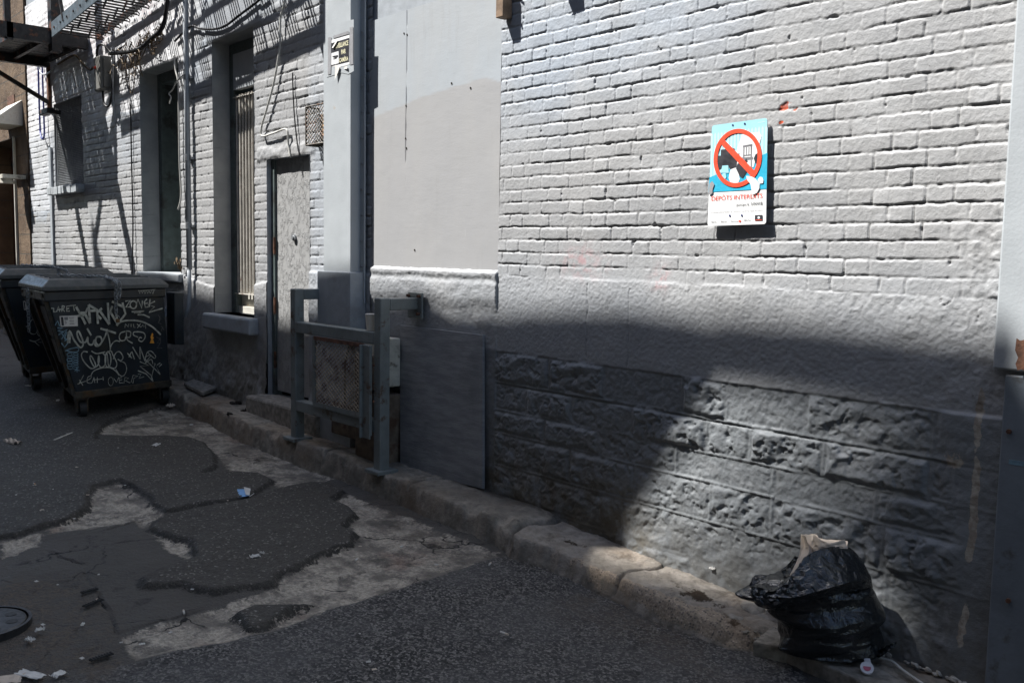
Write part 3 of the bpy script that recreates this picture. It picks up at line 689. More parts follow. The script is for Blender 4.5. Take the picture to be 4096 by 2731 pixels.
s.bar((-7.7, .16, 1.17), (-7.04, .16, 1.17), .03, .008, (0, 0, 1)); s.bar((-7.7, .16, 2.84), (-7.04, .16, 2.84), .03, .008, (0, 0, 1))
s.build('security_grille', M['barpaint'], w3)
s = MB(); s.box(-7.83, -6.93, -.10, .17, .865, 1.0); s.build('sill', M['grey_paint'], w3, bevel=.018)
# door
def flaky():
    t = NT('flaking_door_paint')
    nb = t.bump(t.rng(t.noise(24, 6, .75, (1, 1, .55)), .48, .60), .75, .012); nb = t.bump(t.noise(60, 4), .3, .004, nb)
    c = t.mix(t.rng(t.noise(24, 6, .75, (1, 1, .55)), .56, .62, 0, .55), (.33, .33, .325), (.19, .185, .175))
    return t.done(c, .55, nb)
M['flaky'] = flaky()
D = reveal('door', .10).build('door', M['grey_paint'], BLD); D['label'] = 'narrow grey steel door with blistered flaking paint'
s = MB(); s.box(-6.735, -6.12, .048, .075, .44, 2.25); s.build('door_leaf', M['flaky'], D)
s = MB(); s.box(-6.79, -6.735, .03, .09, .40, 2.25); s.build('door_frame', M['green_grey'], D, bevel=.004)
for z in (.62, 1.05, 1.52):
    s = MB(); s.tube([(-6.74, .032, z), (-6.74, .032, z+.13)], .011, 8); s.build('hinge', M['rust'], D)
q = W(1180, 950, .048); s = MB(); s.tube([(q.x, .05, q.z), (q.x, .03, q.z)], .026, 14); s.tube([(q.x, .034, q.z), (q.x, .022, q.z)], .013, 10); s.build('lock', M['galv'], D)
s = MB(); s.box(-6.86, -5.75, -.17, .08, .22, .405); s.build('doorstep', M['rock'], D, bevel=.02)
# plain boarded bay
xc_ = W(1627, 300).x
xs = lines([-5.33, xc_-.012, xc_+.012, -4.005], lambda x: .003 if abs(x-xc_) < .011 else .012); zs = lines([1.45, 3.05], .012); X, Z = np.meshgrid(xs, zs, indexing='ij')
edge = np.interp(X, [-5.3, -4.75, -4.4, -4.15, -4.0], [2.43, 2.50, 2.525, 2.54, 2.50])+.012*fbm(X*9, Z*2, 401)
tone = ss(-.006, .006, Z-edge); H = -.006*np.exp(-((X-xc_-.004*np.sin(Z*5))/.003)**2)*ss(-.02, .1, fbm(X*0+1, Z*5, 407, 3))*ss(1.7, 1.8, Z)+.004*fbm(X*3, Z*3, 403)+.0004*fbm(X*9, Z*40+X*14, 405, 3)+.0015*fbm(X*5, Z*5, 409, 4)
grid('boarded_bay', X, -.002-H, Z, M['board'], BLD, None, dict(tone=tone))
for (x, y) in [(1618, 135), (1630, 140), (1808, 334), (1884, 353), (1627, 593), (1624, 555), (1660, 1000), (1606, 1092), (1616, 1092), (1626, 424)]:
    p = W(x, y); s = MB(); s.tube([(p.x, -.0055, p.z), (p.x, .004, p.z)], .006, 8); s.build('screw_hole', M['soil'], BLD)
# steel column between the bays
CB0 = W(1370, 1088, -.135).z
COL = MB(); COL.box(-5.735, -5.387, -.115, -.103, 1.20, 4.6); COL.box(-5.41, -5.395, -.103, -.02, 1.20, 4.6); COL.box(-5.735, -5.72, -.103, .0, 1.2, 4.6)
COL.box(-5.50, -5.345, -.035, -.022, 1.20, 4.6)
col = COL.build('steel_column', M['light_paint'], BLD, bevel=.003)
s = MB(); s.box(-5.79, -5.36, -.135, -.01, .15, CB0); s.build('column_base', M['grey_paint'], BLD, bevel=.006)
for i in range(10): s = MB(); s.tube([(-5.37, -.035, 1.45+i*.17), (-5.37, -.043, 1.45+i*.17)], .009, 6); s.build('rivet', M['galv'], BLD)
# right-hand jamb
s = MB(); jl = W(4006, 900, -.03).x; s.box(jl, -1.16, -.03, .01, 1.18, 3.2); s.box(-1.16, -1.0, -.045, .01, 1.18, 3.2); s.build('jamb_cladding', M['light_paint'], BLD, bevel=.008)
s = MB(); s.box(W(3992, 1900, -.03).x, -1.05, -.03, .02, -.1, 1.165); j = s.build('jamb_base', M['jamb_blue'], BLD, bevel=.006)
for px, py in ((4038, 1725), (4036, 2400)):
    p = W(px, py, -.03); s = MB(); s.tube([(p.x, -.03, p.z), (p.x, -.040, p.z)], .009, 6); s.build('bolt', M['rust'], j)
p = W(4060, 1850, -.031); s = MB(); s.box(p.x-.02, p.x+.035, -.0315, -.03, p.z-.008, p.z+.008); s.build('blue_paint_scrape', M['graf_blue'], j)
pr_ = [W(x, y, -.0462) for x, y in ((4066, 1352), (4080, 1362), (4100, 1358), (4110, 1400), (4104, 1484), (4084, 1476), (4070, 1482), (4062, 1455), (4072, 1430), (4060, 1400))]
s = MB(); s.prism(pr_, (0, .0008, 0)); s.build('rust_patch', M['rust'], BLD)
s = MB(); s.box(-1.05, 3, .02, .05, -.2, 3.1); s.build('garage_door', M['grey_paint'], BLD)
# ------------------------------------------------------------------ brown stone building beyond
SB = thing('brown_stone_building', 'brown sandstone building with rusty red doorway beyond the grey wall', 'building', (-15, 0, .4))
s = MB(); s.box(-14.02, -13.43, -.02, 3, -.2, 9); s.box(-18.5, -14.02, -.02, 3, 3.0, 9); s.box(-18.5, -15.6, -.02, 3, -.2, 3.0); s.box(-15.6, -14.02, -.02, 3, -.2, .95); s.build('stone_wall', M['sandstone'], SB)
s = MB(); s.box(-15.6, -14.02, .30, .33, .95, 3.0); s.build('door_panel', M['stain_red'], SB)
s = MB(); s.box(-14.16, -14.02, .0, .3, .95, 3.0); s.box(-14.03, -14.0, -.05, -.02, .95, 3.0); s.build('door_frame', M['cream'], SB)
s = MB(); s.box(-15.8, -13.9, -.10, .1, .87, .95); s.build('door_sill', M['rock'], SB, bevel=.02)
s = MB(); p = W(75, 370); s.prism([(-14.35, -.02, 3.45), (-14.35, -.42, 3.12), (-14.35, -.02, 3.12)], (.75, 0, 0)); s.build('canopy', M['cream'], SB)
s = MB(); s.box(-14.3, -13.95, -.03, .0, 3.44, 3.56); s.build('orange_plate', M['rust'], SB)
s = MB(); p = W(95, 530); s.box(p.x-.1, p.x+.12, -.30, -.02, 2.42, 2.47); s.tube([(p.x-.05, -.22, 2.42), (p.x-.05, -.22, 2.36)], [.09, .11], 12); s.build('door_lamp', M['meter_light'], SB)
s = MB(); s.box(-13.72, -13.66, -.05, -.02, .2, 1.15); s.build('post_plate', M['galv'], SB)

# ------------------------------------------------------------------ opposite side of the alley (casts the shade)
OB = thing('opposite_building', 'brick building on the near side of the alley whose roofline shades the wall', 'building', (-10, -4.6, 0))
YO = -4.42
def occ(Xw, Zw): return (Xw-4.42, YO, Zw+8.84)
top = [(-20, 1.3), (-11.2, 1.20), (-9.6, 1.25), (-8.8, 1.27), (-8.2, 1.16), (-7.5, 1.12), (-6.3, 1.09), (-5.4, 1.20), (-4.7, 1.28), (-3.05, 1.30), (-2.45, 1.275), (-2.42, 1.05)]
edgeR = [(-2.62, .75), (-2.80, .48), (-2.98, .2), (-2.92, -.15), (-2.7, -.45), (-2.35, -.8), (-2.2, -1.3)]
main = [p for p in top if p[0] < -4.5]
poly = [(-26, YO, -1)]+[occ(*p) for p in main]+[occ(-4.45, 1.2), occ(-4.45, -1.2), (-8.87, YO, 7.65), (8, YO, 7.65), (8, YO, -1)]
s = MB(); s.prism(poly[::-1], (-6, -6, 0)); s.build('brick_wall', M['opp'], OB)
poly = [occ(-4.45, 1.2)]+[occ(*p) for p in top if p[0] > -4.4]+[occ(*p) for p in edgeR]+[occ(-4.45, -1.3)]
s = MB(); s.prism(poly[::-1], (-.02, -.02, 0)); s.build('shade_panel', M['opp'], OB)  # unseen panel added; its slanted edge bounds the light patch
# unseen bar and slats, added to shape the weak light patch
s = MB(); a = occ(-2.5, 1.135); b_ = occ(-1.2, 1.12); s.bar(a, b_, .04, .25); s.build('shade_bar', M['iron'], OB)  # added to cast the dark band above the light patch
def cover(X, Z):
    e_ = X+2.42+.56*(1.05-Z); c = .03+.84*min(1, max(0, (e_-.02)/.95))
    return c*(1-.8*math.exp(-abs((X+1.75)/.13)**4-abs((Z-.10)/.2)**4))
s = MB(); xw = -3.1
while xw < 1.6:                        # added slats thin the sun, closing rightwards, with a gap that lights the bag
    zs_ = [1.05-.0783*i for i in range(31)]; P_ = [(xw-.56*(1.05-z), z) for z in zs_]; n_ = len(P_)
    Lp = [Vector(occ(*p)) for p in P_]; Rp = [Vector(occ(p[0]+.05*cover(*p), p[1])) for p in P_]
    s.add(Lp+Rp+[p+Vector((0, -.003, 0)) for p in Lp+Rp], [(i, i+1, n_+i+1, n_+i) for i in range(n_-1)]+[(2*n_+i, 3*n_+i, 3*n_+i+1, 2*n_+i+1) for i in range(n_-1)]); xw += .05
s.build('sun_dimming_slats', M['wood'], OB)
s = MB(); s.tube([occ(-10.72, 1.15), occ(-10.86, 1.45), occ(-10.97, 1.85)], [.17, .10, .015], 10); s.build('wedge_shade_caster', M['iron'], OB)  # unseen tapered shape, added to cast the leaning wedge of shade

# ------------------------------------------------------------------ fire escape
FE = thing('fire_escape', 'rusty black iron fire escape with raised stair of rod treads over the wall', 'fire escape', (-11, -.1, 3.8))
def stz(x): return 3.72+.075*(x+10.2)
s = MB(); s.bar((-10.5, -.50, stz(-10.5)+.06), (-6.1, -.50, stz(-6.1)+.06), .012, .15); s.build('stringer', M['iron_blue'], FE)
for i in range(10): s = MB(); s.tube([(-10.4+i*.21, -.506, stz(-10.4+i*.21)+.06), (-10.4+i*.21, -.516, stz(-10.4+i*.21)+.06)], .011, 6); s.build('rivet', M['iron'], FE)
s = MB(); s.bar((-10.5, -.07, stz(-10.5)+.06), (-6.1, -.07, stz(-6.1)+.06), .012, .07); s.build('stringer', M['iron'], FE)
for i in range(17):
    x = -10.42+i*.255; s = MB()
    for j in range(5):
        xx = x+j*.029; zz = stz(xx)+.02+j*.018
        s.tube([(xx, -.50, zz), (xx, -.04, zz)], .0088, 6)
        if j in (0, 2): s.tube([(xx, -.04, zz), (xx+.012, -.022, zz-.012), (xx+.027, -.022, zz+.005), (xx+.03, -.04, zz+.02)], .0065, 5)
    s.bar((x-.01, -.17, stz(x)+.02), (x+.12, -.17, stz(x)+.10), .012, .02); s.bar((x-.01, -.35, stz(x)+.02), (x+.12, -.35, stz(x)+.10), .012, .02)
    s.build('tread', M['iron'], FE)
for k, (dz, th) in enumerate(((.36, .030), (.66, .035))):
    s = MB(); s.bar((-10.5, -.5, stz(-10.5)+dz), (-6.1, -.5, stz(-6.1)+dz), .02, th); s.build('handrail', M['iron'], FE)
for i in range(6):
    x = -10.1+i*.72; s = MB(); s.bar((x, -.5, stz(x)+.05), (x-.28, -.5, stz(x)+.66), .02, .03, (0, 1, 0)); s.build('baluster', M['iron'], FE)
# landing
s = MB()
for i in range(11): s.box(-12.42+i*.135, -12.42+i*.135+(.115 if i % 3 else .128), -.78, -.03, 3.80, 3.83)
for y in (-.76, -.4, -.06): s.box(-12.42, -10.95, y-.02, y+.02, 3.74, 3.80)
s.build('landing_grate', M['iron'], FE)
s = MB(); s.box(-12.44, -12.36, -1.25, -.02, 3.70, 3.82); s.box(-11.0, -10.92, -1.25, -.02, 3.70, 3.86); s.box(-12.44, -10.92, -.82, -.76, 3.68, 3.86); s.build('landing_frame', M['iron'], FE)
for x in (-12.4,):
    s = MB(); s.bar((x, -.80, 3.70), (x, -.02, 3.28), .04, .045); s.build('brace', M['iron'], FE)
    s = MB(); s.bar((x, -.025, 3.20), (x, -.025, 3.75), .06, .03, (0, 1, 0)); s.build('wall_bracket', M['rust'], FE)
s = MB(); q = XP(219, 120, -10.95); s.bar((-10.95, q.y, 3.62), (-10.95, q.y, 5.4), .13, .10, (0, 1, 0)); s.build('post', M['iron'], FE)
for (x, y) in ((-10.98, -.8), (-12.42, -.8)):
    s = MB(); s.bar((x, y, 3.7), (x, y, 5.4), .06, .06, (0, 1, 0)); s.build('post', M['iron'], FE)
for z in (4.25, 4.8):
    s = MB(); s.bar((-12.42, -.8, z), (-10.98, -.8, z), .03, .04); s.build('handrail', M['iron'], FE)
s = MB(); s.bar((-12.42, -.8, 3.8), (-10.98, -.8, 4.8), .03, .045); s.build('brace', M['rust'], FE)
s = MB(); s.bar((-12.0, -1.1, 3.8), (-11.0, -.8, 4.5), .05, .06); s.build('brace', M['iron'], FE)
# counterweight at the far end of the stair
s = MB(); s.box(-6.42, -6.16, -.58, -.44, 3.86, 4.2); s.build('counterweight', M['iron'], FE, bevel=.02)

# ------------------------------------------------------------------ fittings on the left wall
def tubething(name, label, cat, pts, r, mat, group=None, n=8, sp=True):
    s = MB(); s.tube(spline(pts) if sp else pts, r, n); o = s.build(name, mat, None, smooth=True); return prop(o, label, cat, group)
CD_ = thing('conduit', 'straight grey conduit running down the wall between two windows', 'conduit', (-8.22, -.05, 1.3))
s = MB(); s.tube([(-8.21, -.045, 4.6), (-8.21, -.045, 1.36)], .024, 10); s.build('pipe', M['grey_paint'], CD_, smooth=True)
s = MB(); s.tube([(-8.21, -.05, 1.38), (-8.20, -.05, 1.2), (-8.20, -.06, 1.02), (-8.22, -.09, .93)], .019, 8); s.build('elbow', M['grey_paint'], CD_, smooth=True)
for z in (3.05, 2.35, 1.75):
    s = MB(); s.bar((-8.26, -.02, z), (-8.16, -.02, z), .03, .02); s.tube([(-8.21, -.045, z-.025), (-8.21, -.045, z+.025)], .029, 10); s.build('clamp', M['galv'], CD_)
p = W(710, 1235); tubething('pipe_stub', 'short pale pipe elbow poking from the dark cement plinth', 'pipe', [(p.x+.06, -.02, p.z+.02), (p.x+.02, -.07, p.z+.03), (p.x-.02, -.10, p.z-.03), (p.x-.02, -.10, p.z-.07)], .028, M['grey_paint'])
tubething('wall_cable', 'thin dark cable running straight down left of the deep recess', 'cable', [(-9.66, -.022, 3.0), (-9.67, -.02, 2.4), (-9.66, -.022, 1.8), (-9.67, -.04, 1.2)], .007, M['black_rubber'])
tubething('wall_cable', 'thin pale cable hanging at the right edge of the deep recess', 'cable', [W(695, 220, -.03), W(702, 280, -.03), W(712, 330, -.03), W(715, 450, -.03), W(718, 650, -.03), W(724, 780, -.03), W(712, 840, -.05)], .008, M['white_cable'])
tubething('cable_tail', 'short curled white cable end dangling inside the deep recess', 'cable', [W(735, 300, -.05), W(705, 330, -.05), W(690, 360, -.05), W(676, 375, -.05), W(684, 390, -.05), W(678, 415, -.05)], .006, M['white_cable'])
tubething('wall_cable', 'long grey white cable drooping beside the caged lamp above the door', 'cable', [W(1150, -60, -.03), W(1137, 15, -.03), W(1122, 78, -.03), W(1119, 190, -.03), W(1095, 333, -.03), W(1066, 440, -.03), W(1047, 506, -.03), W(1048, 545, -.03), W(1095, 533, -.03), W(1146, 519, -.03), W(1153, 575, -.02), W(1161, 630, -.02)], .008, M['white_cable'])
tubething('wall_cable', 'thin dark cable down the brick above the door', 'cable', [W(1170, 290, -.02), W(1172, 360, -.02), W(1178, 470, -.02), W(1190, 580, -.02), W(1198, 622, -.02)], .005, M['black_rubber'])
tubething('blue_cable', 'blue cable hanging in a U loop below the landing', 'cable', [W(152, 180, -.04), W(155, 350, -.04), W(160, 500, -.04), W(163, 540, -.05), W(170, 556, -.06), W(177, 540, -.05), W(176, 480, -.04), W(170, 300, -.04), W(165, 180, -.04)], .011, M['blue_cable'])
# wall strip below the first window
s = MB(); s.box(-12.47, -12.39, -.03, -.005, .5, 2.75); prop(s.build('cover_strip', M['grey_paint']), 'flat grey cover strip up the wall left of the meshed window', 'cover strip')
s = MB(); p = W(205, 447, -.1); s.box(p.x-.22, p.x+.12, -.18, -.10, p.z-.035, p.z+.03); s.box(p.x-.02, p.x+.05, -.10, -.005, p.z-.03, p.z+.02); prop(s.build('sensor', M['iron'], bevel=.008), 'small dark floodlight on a bracket left of the meshed window', 'sensor')  # camera sensor box on its bracket, not a lamp
# electrical box
EB = thing('electrical_box', 'grey electrical enclosure on the wall under the fire escape stair', 'electrical box', (-10.45, 0, 3.2))
bx1 = W(463, 300).x; byf = XP(402, 300, bx1).y; bx0 = W(374, 300, byf).x; bz1 = XP(430, 222, bx1).z; bz0 = XP(430, 362, bx1).z
s = MB(); s.box(bx0, bx1-.02, byf, -.01, bz0, bz1); s.build('enclosure', M['boxgrey'], EB, bevel=.02)
s = MB(); s.box(bx1-.03, bx1, byf+.03, -.04, bz0+.03, bz1-.03); s.build('cover', M['boxgrey'], EB, bevel=.01)
s = MB(); s.ico((bx0+.08, byf-.005, .5*(bz0+bz1)+.06), .018, 1, 0, 0); s.build('indicator_lamp', M['sign_red'], EB)
rs = random.Random(5)
for k in range(3):
    o_ = Vector((bx1, 0, bz1)); u_ = Vector((bx1, 0, bz0))
    tubething('wall_cable', ('black', 'grey', 'dark')[k]+(' cable looping over the top of the electrical box', ' cable hanging beside the right of the electrical box', ' cable curling beneath the electrical box')[k], 'cable', ([o_+Vector(q) for q in ((-.2, -.12, 0), (-.15, -.12, .10), (-.05, -.10, .11), (.06, -.05, .02), (.3, -.04, .04))], [o_+Vector(q) for q in ((.03, -.04, .08), (.06, -.05, -.15), (.05, -.05, -.45), (.09, -.04, -.7))], [u_+Vector(q) for q in ((-.1, -.1, .02), (-.08, -.1, -.12), (.0, -.08, -.16), (.05, -.06, -.03), (.05, -.05, .3))])[k], .012, (M['black_rubber'], M['galv'], M['black_rubber'])[k])
tubething('cable_bundle', 'thick dark cable bundle sagging along the wall from the box to the conduit', 'cable', [W(440, 215, -.06), W(500, 210, -.06), (W(560, 195, -.06)), W(600, 160, -.06), W(650, 110, -.06), W(668, 20, -.06), W(672, -60, -.06)], .020, M['black_rubber'])
tubething('wall_cable', 'rusty drooping cable under the landing', 'cable', [W(232, 258, -.04), W(280, 228, -.04), W(305, 225, -.04), W(330, 255, -.04), W(360, 280, -.04), W(372, 270, -.04)], .012, M['vine'])
tubething('wall_cable', 'slack pale cable looping below the landing bracket', 'cable', [W(155, 235, -.05), W(160, 285, -.05), W(178, 300, -.05), W(205, 285, -.05), W(222, 262, -.05)], .010, M['galv'])
tubething('wall_cable', 'dark cable line along the lintels from the conduit rightward', 'cable', [W(700, 165, -.03), W(760, 108, -.03), W(800, 115, -.03), W(850, 118, -.03), W(900, 105, -.03), W(960, 60, -.03), W(1020, 15, -.03), W(1060, -20, -.03)], .010, M['black_rubber'])
# dead vine tangle
s = MB()
for k in range(34):
    a = rs.uniform(0, 1); p = W(480+a*150, 225-a*110+rs.uniform(-22, 30), -.05); pts = [p]
    for j in range(5): p = p+Vector((rs.uniform(-.09, .11), rs.uniform(-.02, .02), rs.uniform(-.10, .05))); p.y = min(-.02, p.y); pts.append(p)
    s.tube(spline(pts, 3), .0045, 4)
    for j in range(4):
        q = pts[rs.randrange(1, 6)]; d = Vector((rs.uniform(-.03, .03), rs.uniform(-.03, 0), rs.uniform(-.03, .03))); s.add([q, q+d, q+d*1.4+Vector((.012, 0, .012))], [(0, 1, 2)])
prop(s.build('dead_vine', M['vine']), 'tangle of dry leafless vine caught on cables beside the electrical box', 'plant')
# sprig on the sill
s = MB(); p = W(725, 1090, -.03)
for k in range(9):
    a = rs.uniform(-.6, .6); e = p+Vector((a*.12, rs.uniform(-.05, .02), rs.uniform(.05, .14))); s.tube([p, (p+e)/2+Vector((rs.uniform(-.01, .01), 0, .01)), e], .003, 4)
    s.add([e, e+Vector((.03, -.01, .005)), e+Vector((.02, 0, -.03)), e+Vector((-.01, 0, -.02))], [(0, 1, 2, 3)])
prop(s.build('withered_sprig', M['vine']), 'small withered reddish sprig at the right end of the recess sill', 'plant')

# caged light by the column
CL = thing('caged_wall_light', 'wall lamp in a diamond mesh cage above the door', 'wall light', (-6.1, 0, 2.4))
yo = -.105; x0 = W(1224, 500, yo).x; x1 = x0+.34; z0 = W(1250, 578, yo).z; z1 = W(1250, 424, yo).z
s = MB()
def diamond(s, o, du, dv, nu, nv, r):
    for i in range(-nv, nu):
        for sg in (1, -1):
            pts = []
            for j in range(0, 41):
                v = j/40*nv; u = (i+v) if sg > 0 else (i+nv-v)
                if 0 <= u <= nu: pts.append(o+du*(u/nu)+dv*(v/nv))
            if len(pts) > 1: s.tube([pts[0], pts[-1]], r, 4)
O = Vector((x0, yo, z0))
diamond(s, O, Vector((x1-x0, 0, 0)), Vector((0, 0, z1-z0)), 9, 9, .0028)
diamond(s, Vector((x0, 0, z0)), Vector((0, yo, 0)), Vector((0, 0, z1-z0)), 4, 9, .0028)
diamond(s, Vector((x1, 0, z0)), Vector((0, yo, 0)), Vector((0, 0, z1-z0)), 4, 9, .0028)
diamond(s, Vector((x0, 0, z0)), Vector((x1-x0, 0, 0)), Vector((0, yo, 0)), 9, 4, .0028)
for (a, b_) in (((x0, yo, z0), (x1, yo, z0)), ((x0, yo, z1), (x1, yo, z1)), ((x0, yo, z0), (x0, yo, z1)), ((x1, yo, z0), (x1, yo, z1)), ((x0, 0, z0), (x0, yo, z0)), ((x1, 0, z0), (x1, yo, z0)), ((x0, 0, z1), (x0, yo, z1)), ((x1, 0, z1), (x1, yo, z1))): s.tube([a, b_], .006, 5)
s.build('cage', M['mesh_iron'], CL)
s = MB(); s.box(x0+.1, x0+.26, -.05, -.005, z0+.03, z1-.05); s.build('backplate', M['meter_dark'], CL, bevel=.01)
s = MB(); s.tube([(x0+.22, -.055, z0+.02), (x0+.22, -.055, z0+.07), (x0+.22, -.055, z0+.15), (x0+.22, -.055, z0+.2)], [.03, .04, .038, .02], 14); s.build('lens', M['amber'], CL, smooth=True)
# wooden block high on the wall
WB = thing('wooden_block', 'weathered wooden block fixed high on the wall at the boarded bay edge', 'block', (-3.95, 0, 2.9))
p = W(2033, 40); s = MB(); s.box(-3.975, -3.915, -.075, -.008, 2.825, 3.02); s.build('block', M['wood'], WB, bevel=.004)
s = MB(); s.tube([(-3.905, -.03, 2.98), (-3.87, -.05, 2.98)], .006, 6); s.build('screw', M['galv'], WB); s = MB(); s.tube([(-3.93, -.08, 2.95), (-3.93, -.10, 2.95)], .006, 6); s.build('screw', M['galv'], WB)
s = MB(); s.box(-3.52, -3.44, -.07, -.008, 2.90, 3.0); s.tube([(-3.50, -.06, 2.90), (-3.50, -.04, 2.84)], [.012, .001], 6); s.tube([(-3.46, -.06, 2.90), (-3.46, -.04, 2.84)], [.012, .001], 6); prop(s.build('spike_shade_caster', M['iron']), 'unseen pronged iron bracket added above the frame to cast spiked shadows', 'bracket')  # out-of-frame prongs added to throw spiked shadows on the brick

# ------------------------------------------------------------------ signs
def text_mesh(txt, size, bold=0):
    cu = bpy.data.curves.new('t', 'FONT'); cu.body = txt; cu.size = size; cu.offset = bold; cu.resolution_u = 3
    o = bpy.data.objects.new('t', cu); sc.collection.objects.link(o); bpy.context.view_layer.update()
    me = bpy.data.meshes.new_from_object(o.evaluated_get(bpy.context.evaluated_depsgraph_get())); bpy.data.objects.remove(o); bpy.data.curves.remove(cu)
    vs = [v.co.copy() for v in me.vertices]; fs = [tuple(p.vertices) for p in me.polygons]; bpy.data.meshes.remove(me); return vs, fs
def put_text(s, txt, f, u0, v0, u1, v1, bold=0):
    """fit the text in the box u0..u1, v0..v1 of surface map f"""
    vs, fs = text_mesh(txt, 1, bold)
    if not vs: return
    xa = min(v.x for v in vs); xb = max(v.x for v in vs); ya = min(v.y for v in vs); yb = max(v.y for v in vs)
    s.add([f(u0+(v.x-xa)/(xb-xa)*(u1-u0), v0+(v.y-ya)/(yb-ya)*(v1-v0)) for v in vs], fs)
def sign():
    T = thing('no_dumping_sign', 'blue and white no dumping sign with red prohibition ring on the brick wall', 'sign', (-2.4, -.03, 1.69))
    TL, TR, BL, BR = Vector((-2.554, -.016, 2.130)), Vector((-2.272, -.018, 2.136)), Vector((-2.549, -.030, 1.690)), Vector((-2.249, -.030, 1.695))
    nrm = (TR-TL).cross(TL-BL).normalized()
    if nrm.y > 0: nrm = -nrm
    def f(u, v, k=0): return BL*(1-u)*(1-v)+BR*u*(1-v)+TL*(1-u)*v+TR*u*v+nrm*(.0018+.0005*k)
    def S(x, y):
        t = (y-205)/1255; xl = 180-35*t; xr = 868+12*((y-105)/1325); u = (x-xl)/(xr-xl)
        yt = 205-100*u; yb = 1465-35*u; return u, (yb-y)/(yb-yt)
    def g(k): return lambda x, y: f(*S(x, y), k)
    # panel with rounded corners
    out = []
    for cu, cv, a0 in ((.04, .027, 180), (.96, .027, 270), (.96, .973, 0), (.04, .973, 90)):
        for i in range(5): a = math.radians(a0+i*22.5); out.append((cu+.04*math.cos(a), cv+.027*math.sin(a)))
    s = MB(); s.prism([f(u, v)-nrm*.0032 for u, v in out], nrm*.0028); s.build('panel', M['sign_white'], T)
    vb = S(500, 1015)[1]
    s = MB(); pts = [(u, v) for u, v in out if v > .5]; s.poly([f(u, v, 1) for u, v in pts]+[f(0.002, vb, 1), f(.998, vb+.003, 1)]); s.build('picture_field', M['sky_blue'], T)
    s = MB(); s.poly([g(2)(160, 855), g(2)(880, 540), g(2)(880, 990), g(2)(152, 1040)]); s.build('blue_ground', M['sign_blue'], T)
    s = MB()
    for i in range(17):
        xa = 170+i*42.3; xb = xa+28; yt = 325-i*6.1; m_ = lambda x: 855-(x-160)*.437
        s.poly([g(2)(xa, m_(xa)), g(2)(xb, m_(xb)), g(2)(xb, yt), g(2)((xa+xb)/2, yt-28), g(2)(xa, yt)])
    s.build('picket_fence', M['pale_blue'], T)
    s = MB(); s.poly([g(4)(*p) for p in ((495, 545), (570, 310), (780, 280), (808, 330), (720, 720), (505, 735))])
    s.poly([g(4)(*p) for p in ((440, 735), (460, 725), (500, 730), (535, 790), (553, 870), (535, 918), (440, 920), (412, 860), (425, 790))])
    s.poly([g(8)(*p) for p in ((635, 830), (700, 838), (745, 860), (770, 890), (800, 930), (798, 985), (770, 1040), (715, 1070), (705, 1010), (690, 930), (650, 885))])
    s.poly([g(8)(*p) for p in ((775, 880), (800, 840), (830, 845), (845, 880), (840, 920), (800, 925))]); s.build('white_figures', M['sign_white'], T)
    s = MB(); s.poly([g(5)(*p) for p in ((305, 505), (480, 485), (485, 560), (545, 550), (540, 590), (520, 600), (510, 720), (430, 750), (400, 700), (350, 700), (300, 750), (280, 745), (262, 580), (305, 580))])
    s.poly([g(5)(*p) for p in ((520, 680), (600, 640), (650, 700), (640, 780), (590, 860), (555, 840), (505, 740))])
    s.poly([g(5)(*p) for p in ((720, 610), (740, 560), (775, 540), (815, 610), (800, 680), (740, 670))]); s.poly([g(5)(*p) for p in ((610, 640), (630, 610), (650, 650), (620, 680))]); s.build('dark_figures', M['darkink'], T)
    s = MB()
    for q in (((585, 450), (700, 430), (700, 455), (585, 475)), ((590, 470), (605, 470), (605, 600), (590, 600)), ((680, 450), (697, 450), (700, 740), (685, 740)), ((575, 600), (710, 590), (715, 625), (575, 640)), ((625, 470), (635, 470), (635, 580), (625, 580)), ((655, 470), (665, 470), (665, 580), (655, 580)), ((590, 570), (690, 560), (690, 575), (590, 585))): s.poly([g(5)(*p) for p in q])
    s.build('grey_chair', M['greyink'], T)
    s = MB(); s.poly([g(6)(*p) for p in ((330, 705), (405, 700), (415, 795), (310, 795))]); s.poly([g(6)(*p) for p in ((335, 800), (375, 800), (383, 850), (365, 880), (325, 840))]); s.build('pale_lamp', M['sky_blue'], T)
    s = MB(); N = 48; cx, cy = 516, 608
    ro = [(cx+302*math.cos(a)+0*math.sin(a), cy-366*math.sin(a)-18*math.cos(a)) for a in [2*math.pi*i/N for i in range(N)]]
    ri = [(cx+252*math.cos(a), cy-312*math.sin(a)-18*math.cos(a)) for a in [2*math.pi*i/N for i in range(N)]]
    for i in range(N): s.poly([g(7)(*ro[i]), g(7)(*ro[(i+1) % N]), g(7)(*ri[(i+1) % N]), g(7)(*ri[i])])
    s.poly([g(7)(*p) for p in ((312, 440), (355, 385), (745, 775), (700, 840))]); s.build('prohibition_ring', M['sign_red'], T)
    u0, v0 = S(188, 1150); u1, v1 = S(835, 1078)
    s = MB(); put_text(s, 'DÉPÔTS INTERDITS', lambda u, v: f(u, v, 3), .055, v0+.002, .94, v0+.058, .0); s.build('red_lettering', M['sign_red'], T)
    u0, v0 = S(515, 1210); s = MB(); put_text(s, "jusqu'à 5000$", lambda u, v: f(u, v, 3), .50, v0-.008, .945, v0+.030, .0)
    s.build('small_lettering', M['darkink'], T); s = MB()
    put_text(s, 'Les déchets vont en bordure de rue entre 5 h et 8 h les matins de collecte', lambda u, v: f(u, v, 3), .05, .128, .945, .144)
    s.build('fine_print', M['greyink'], T)
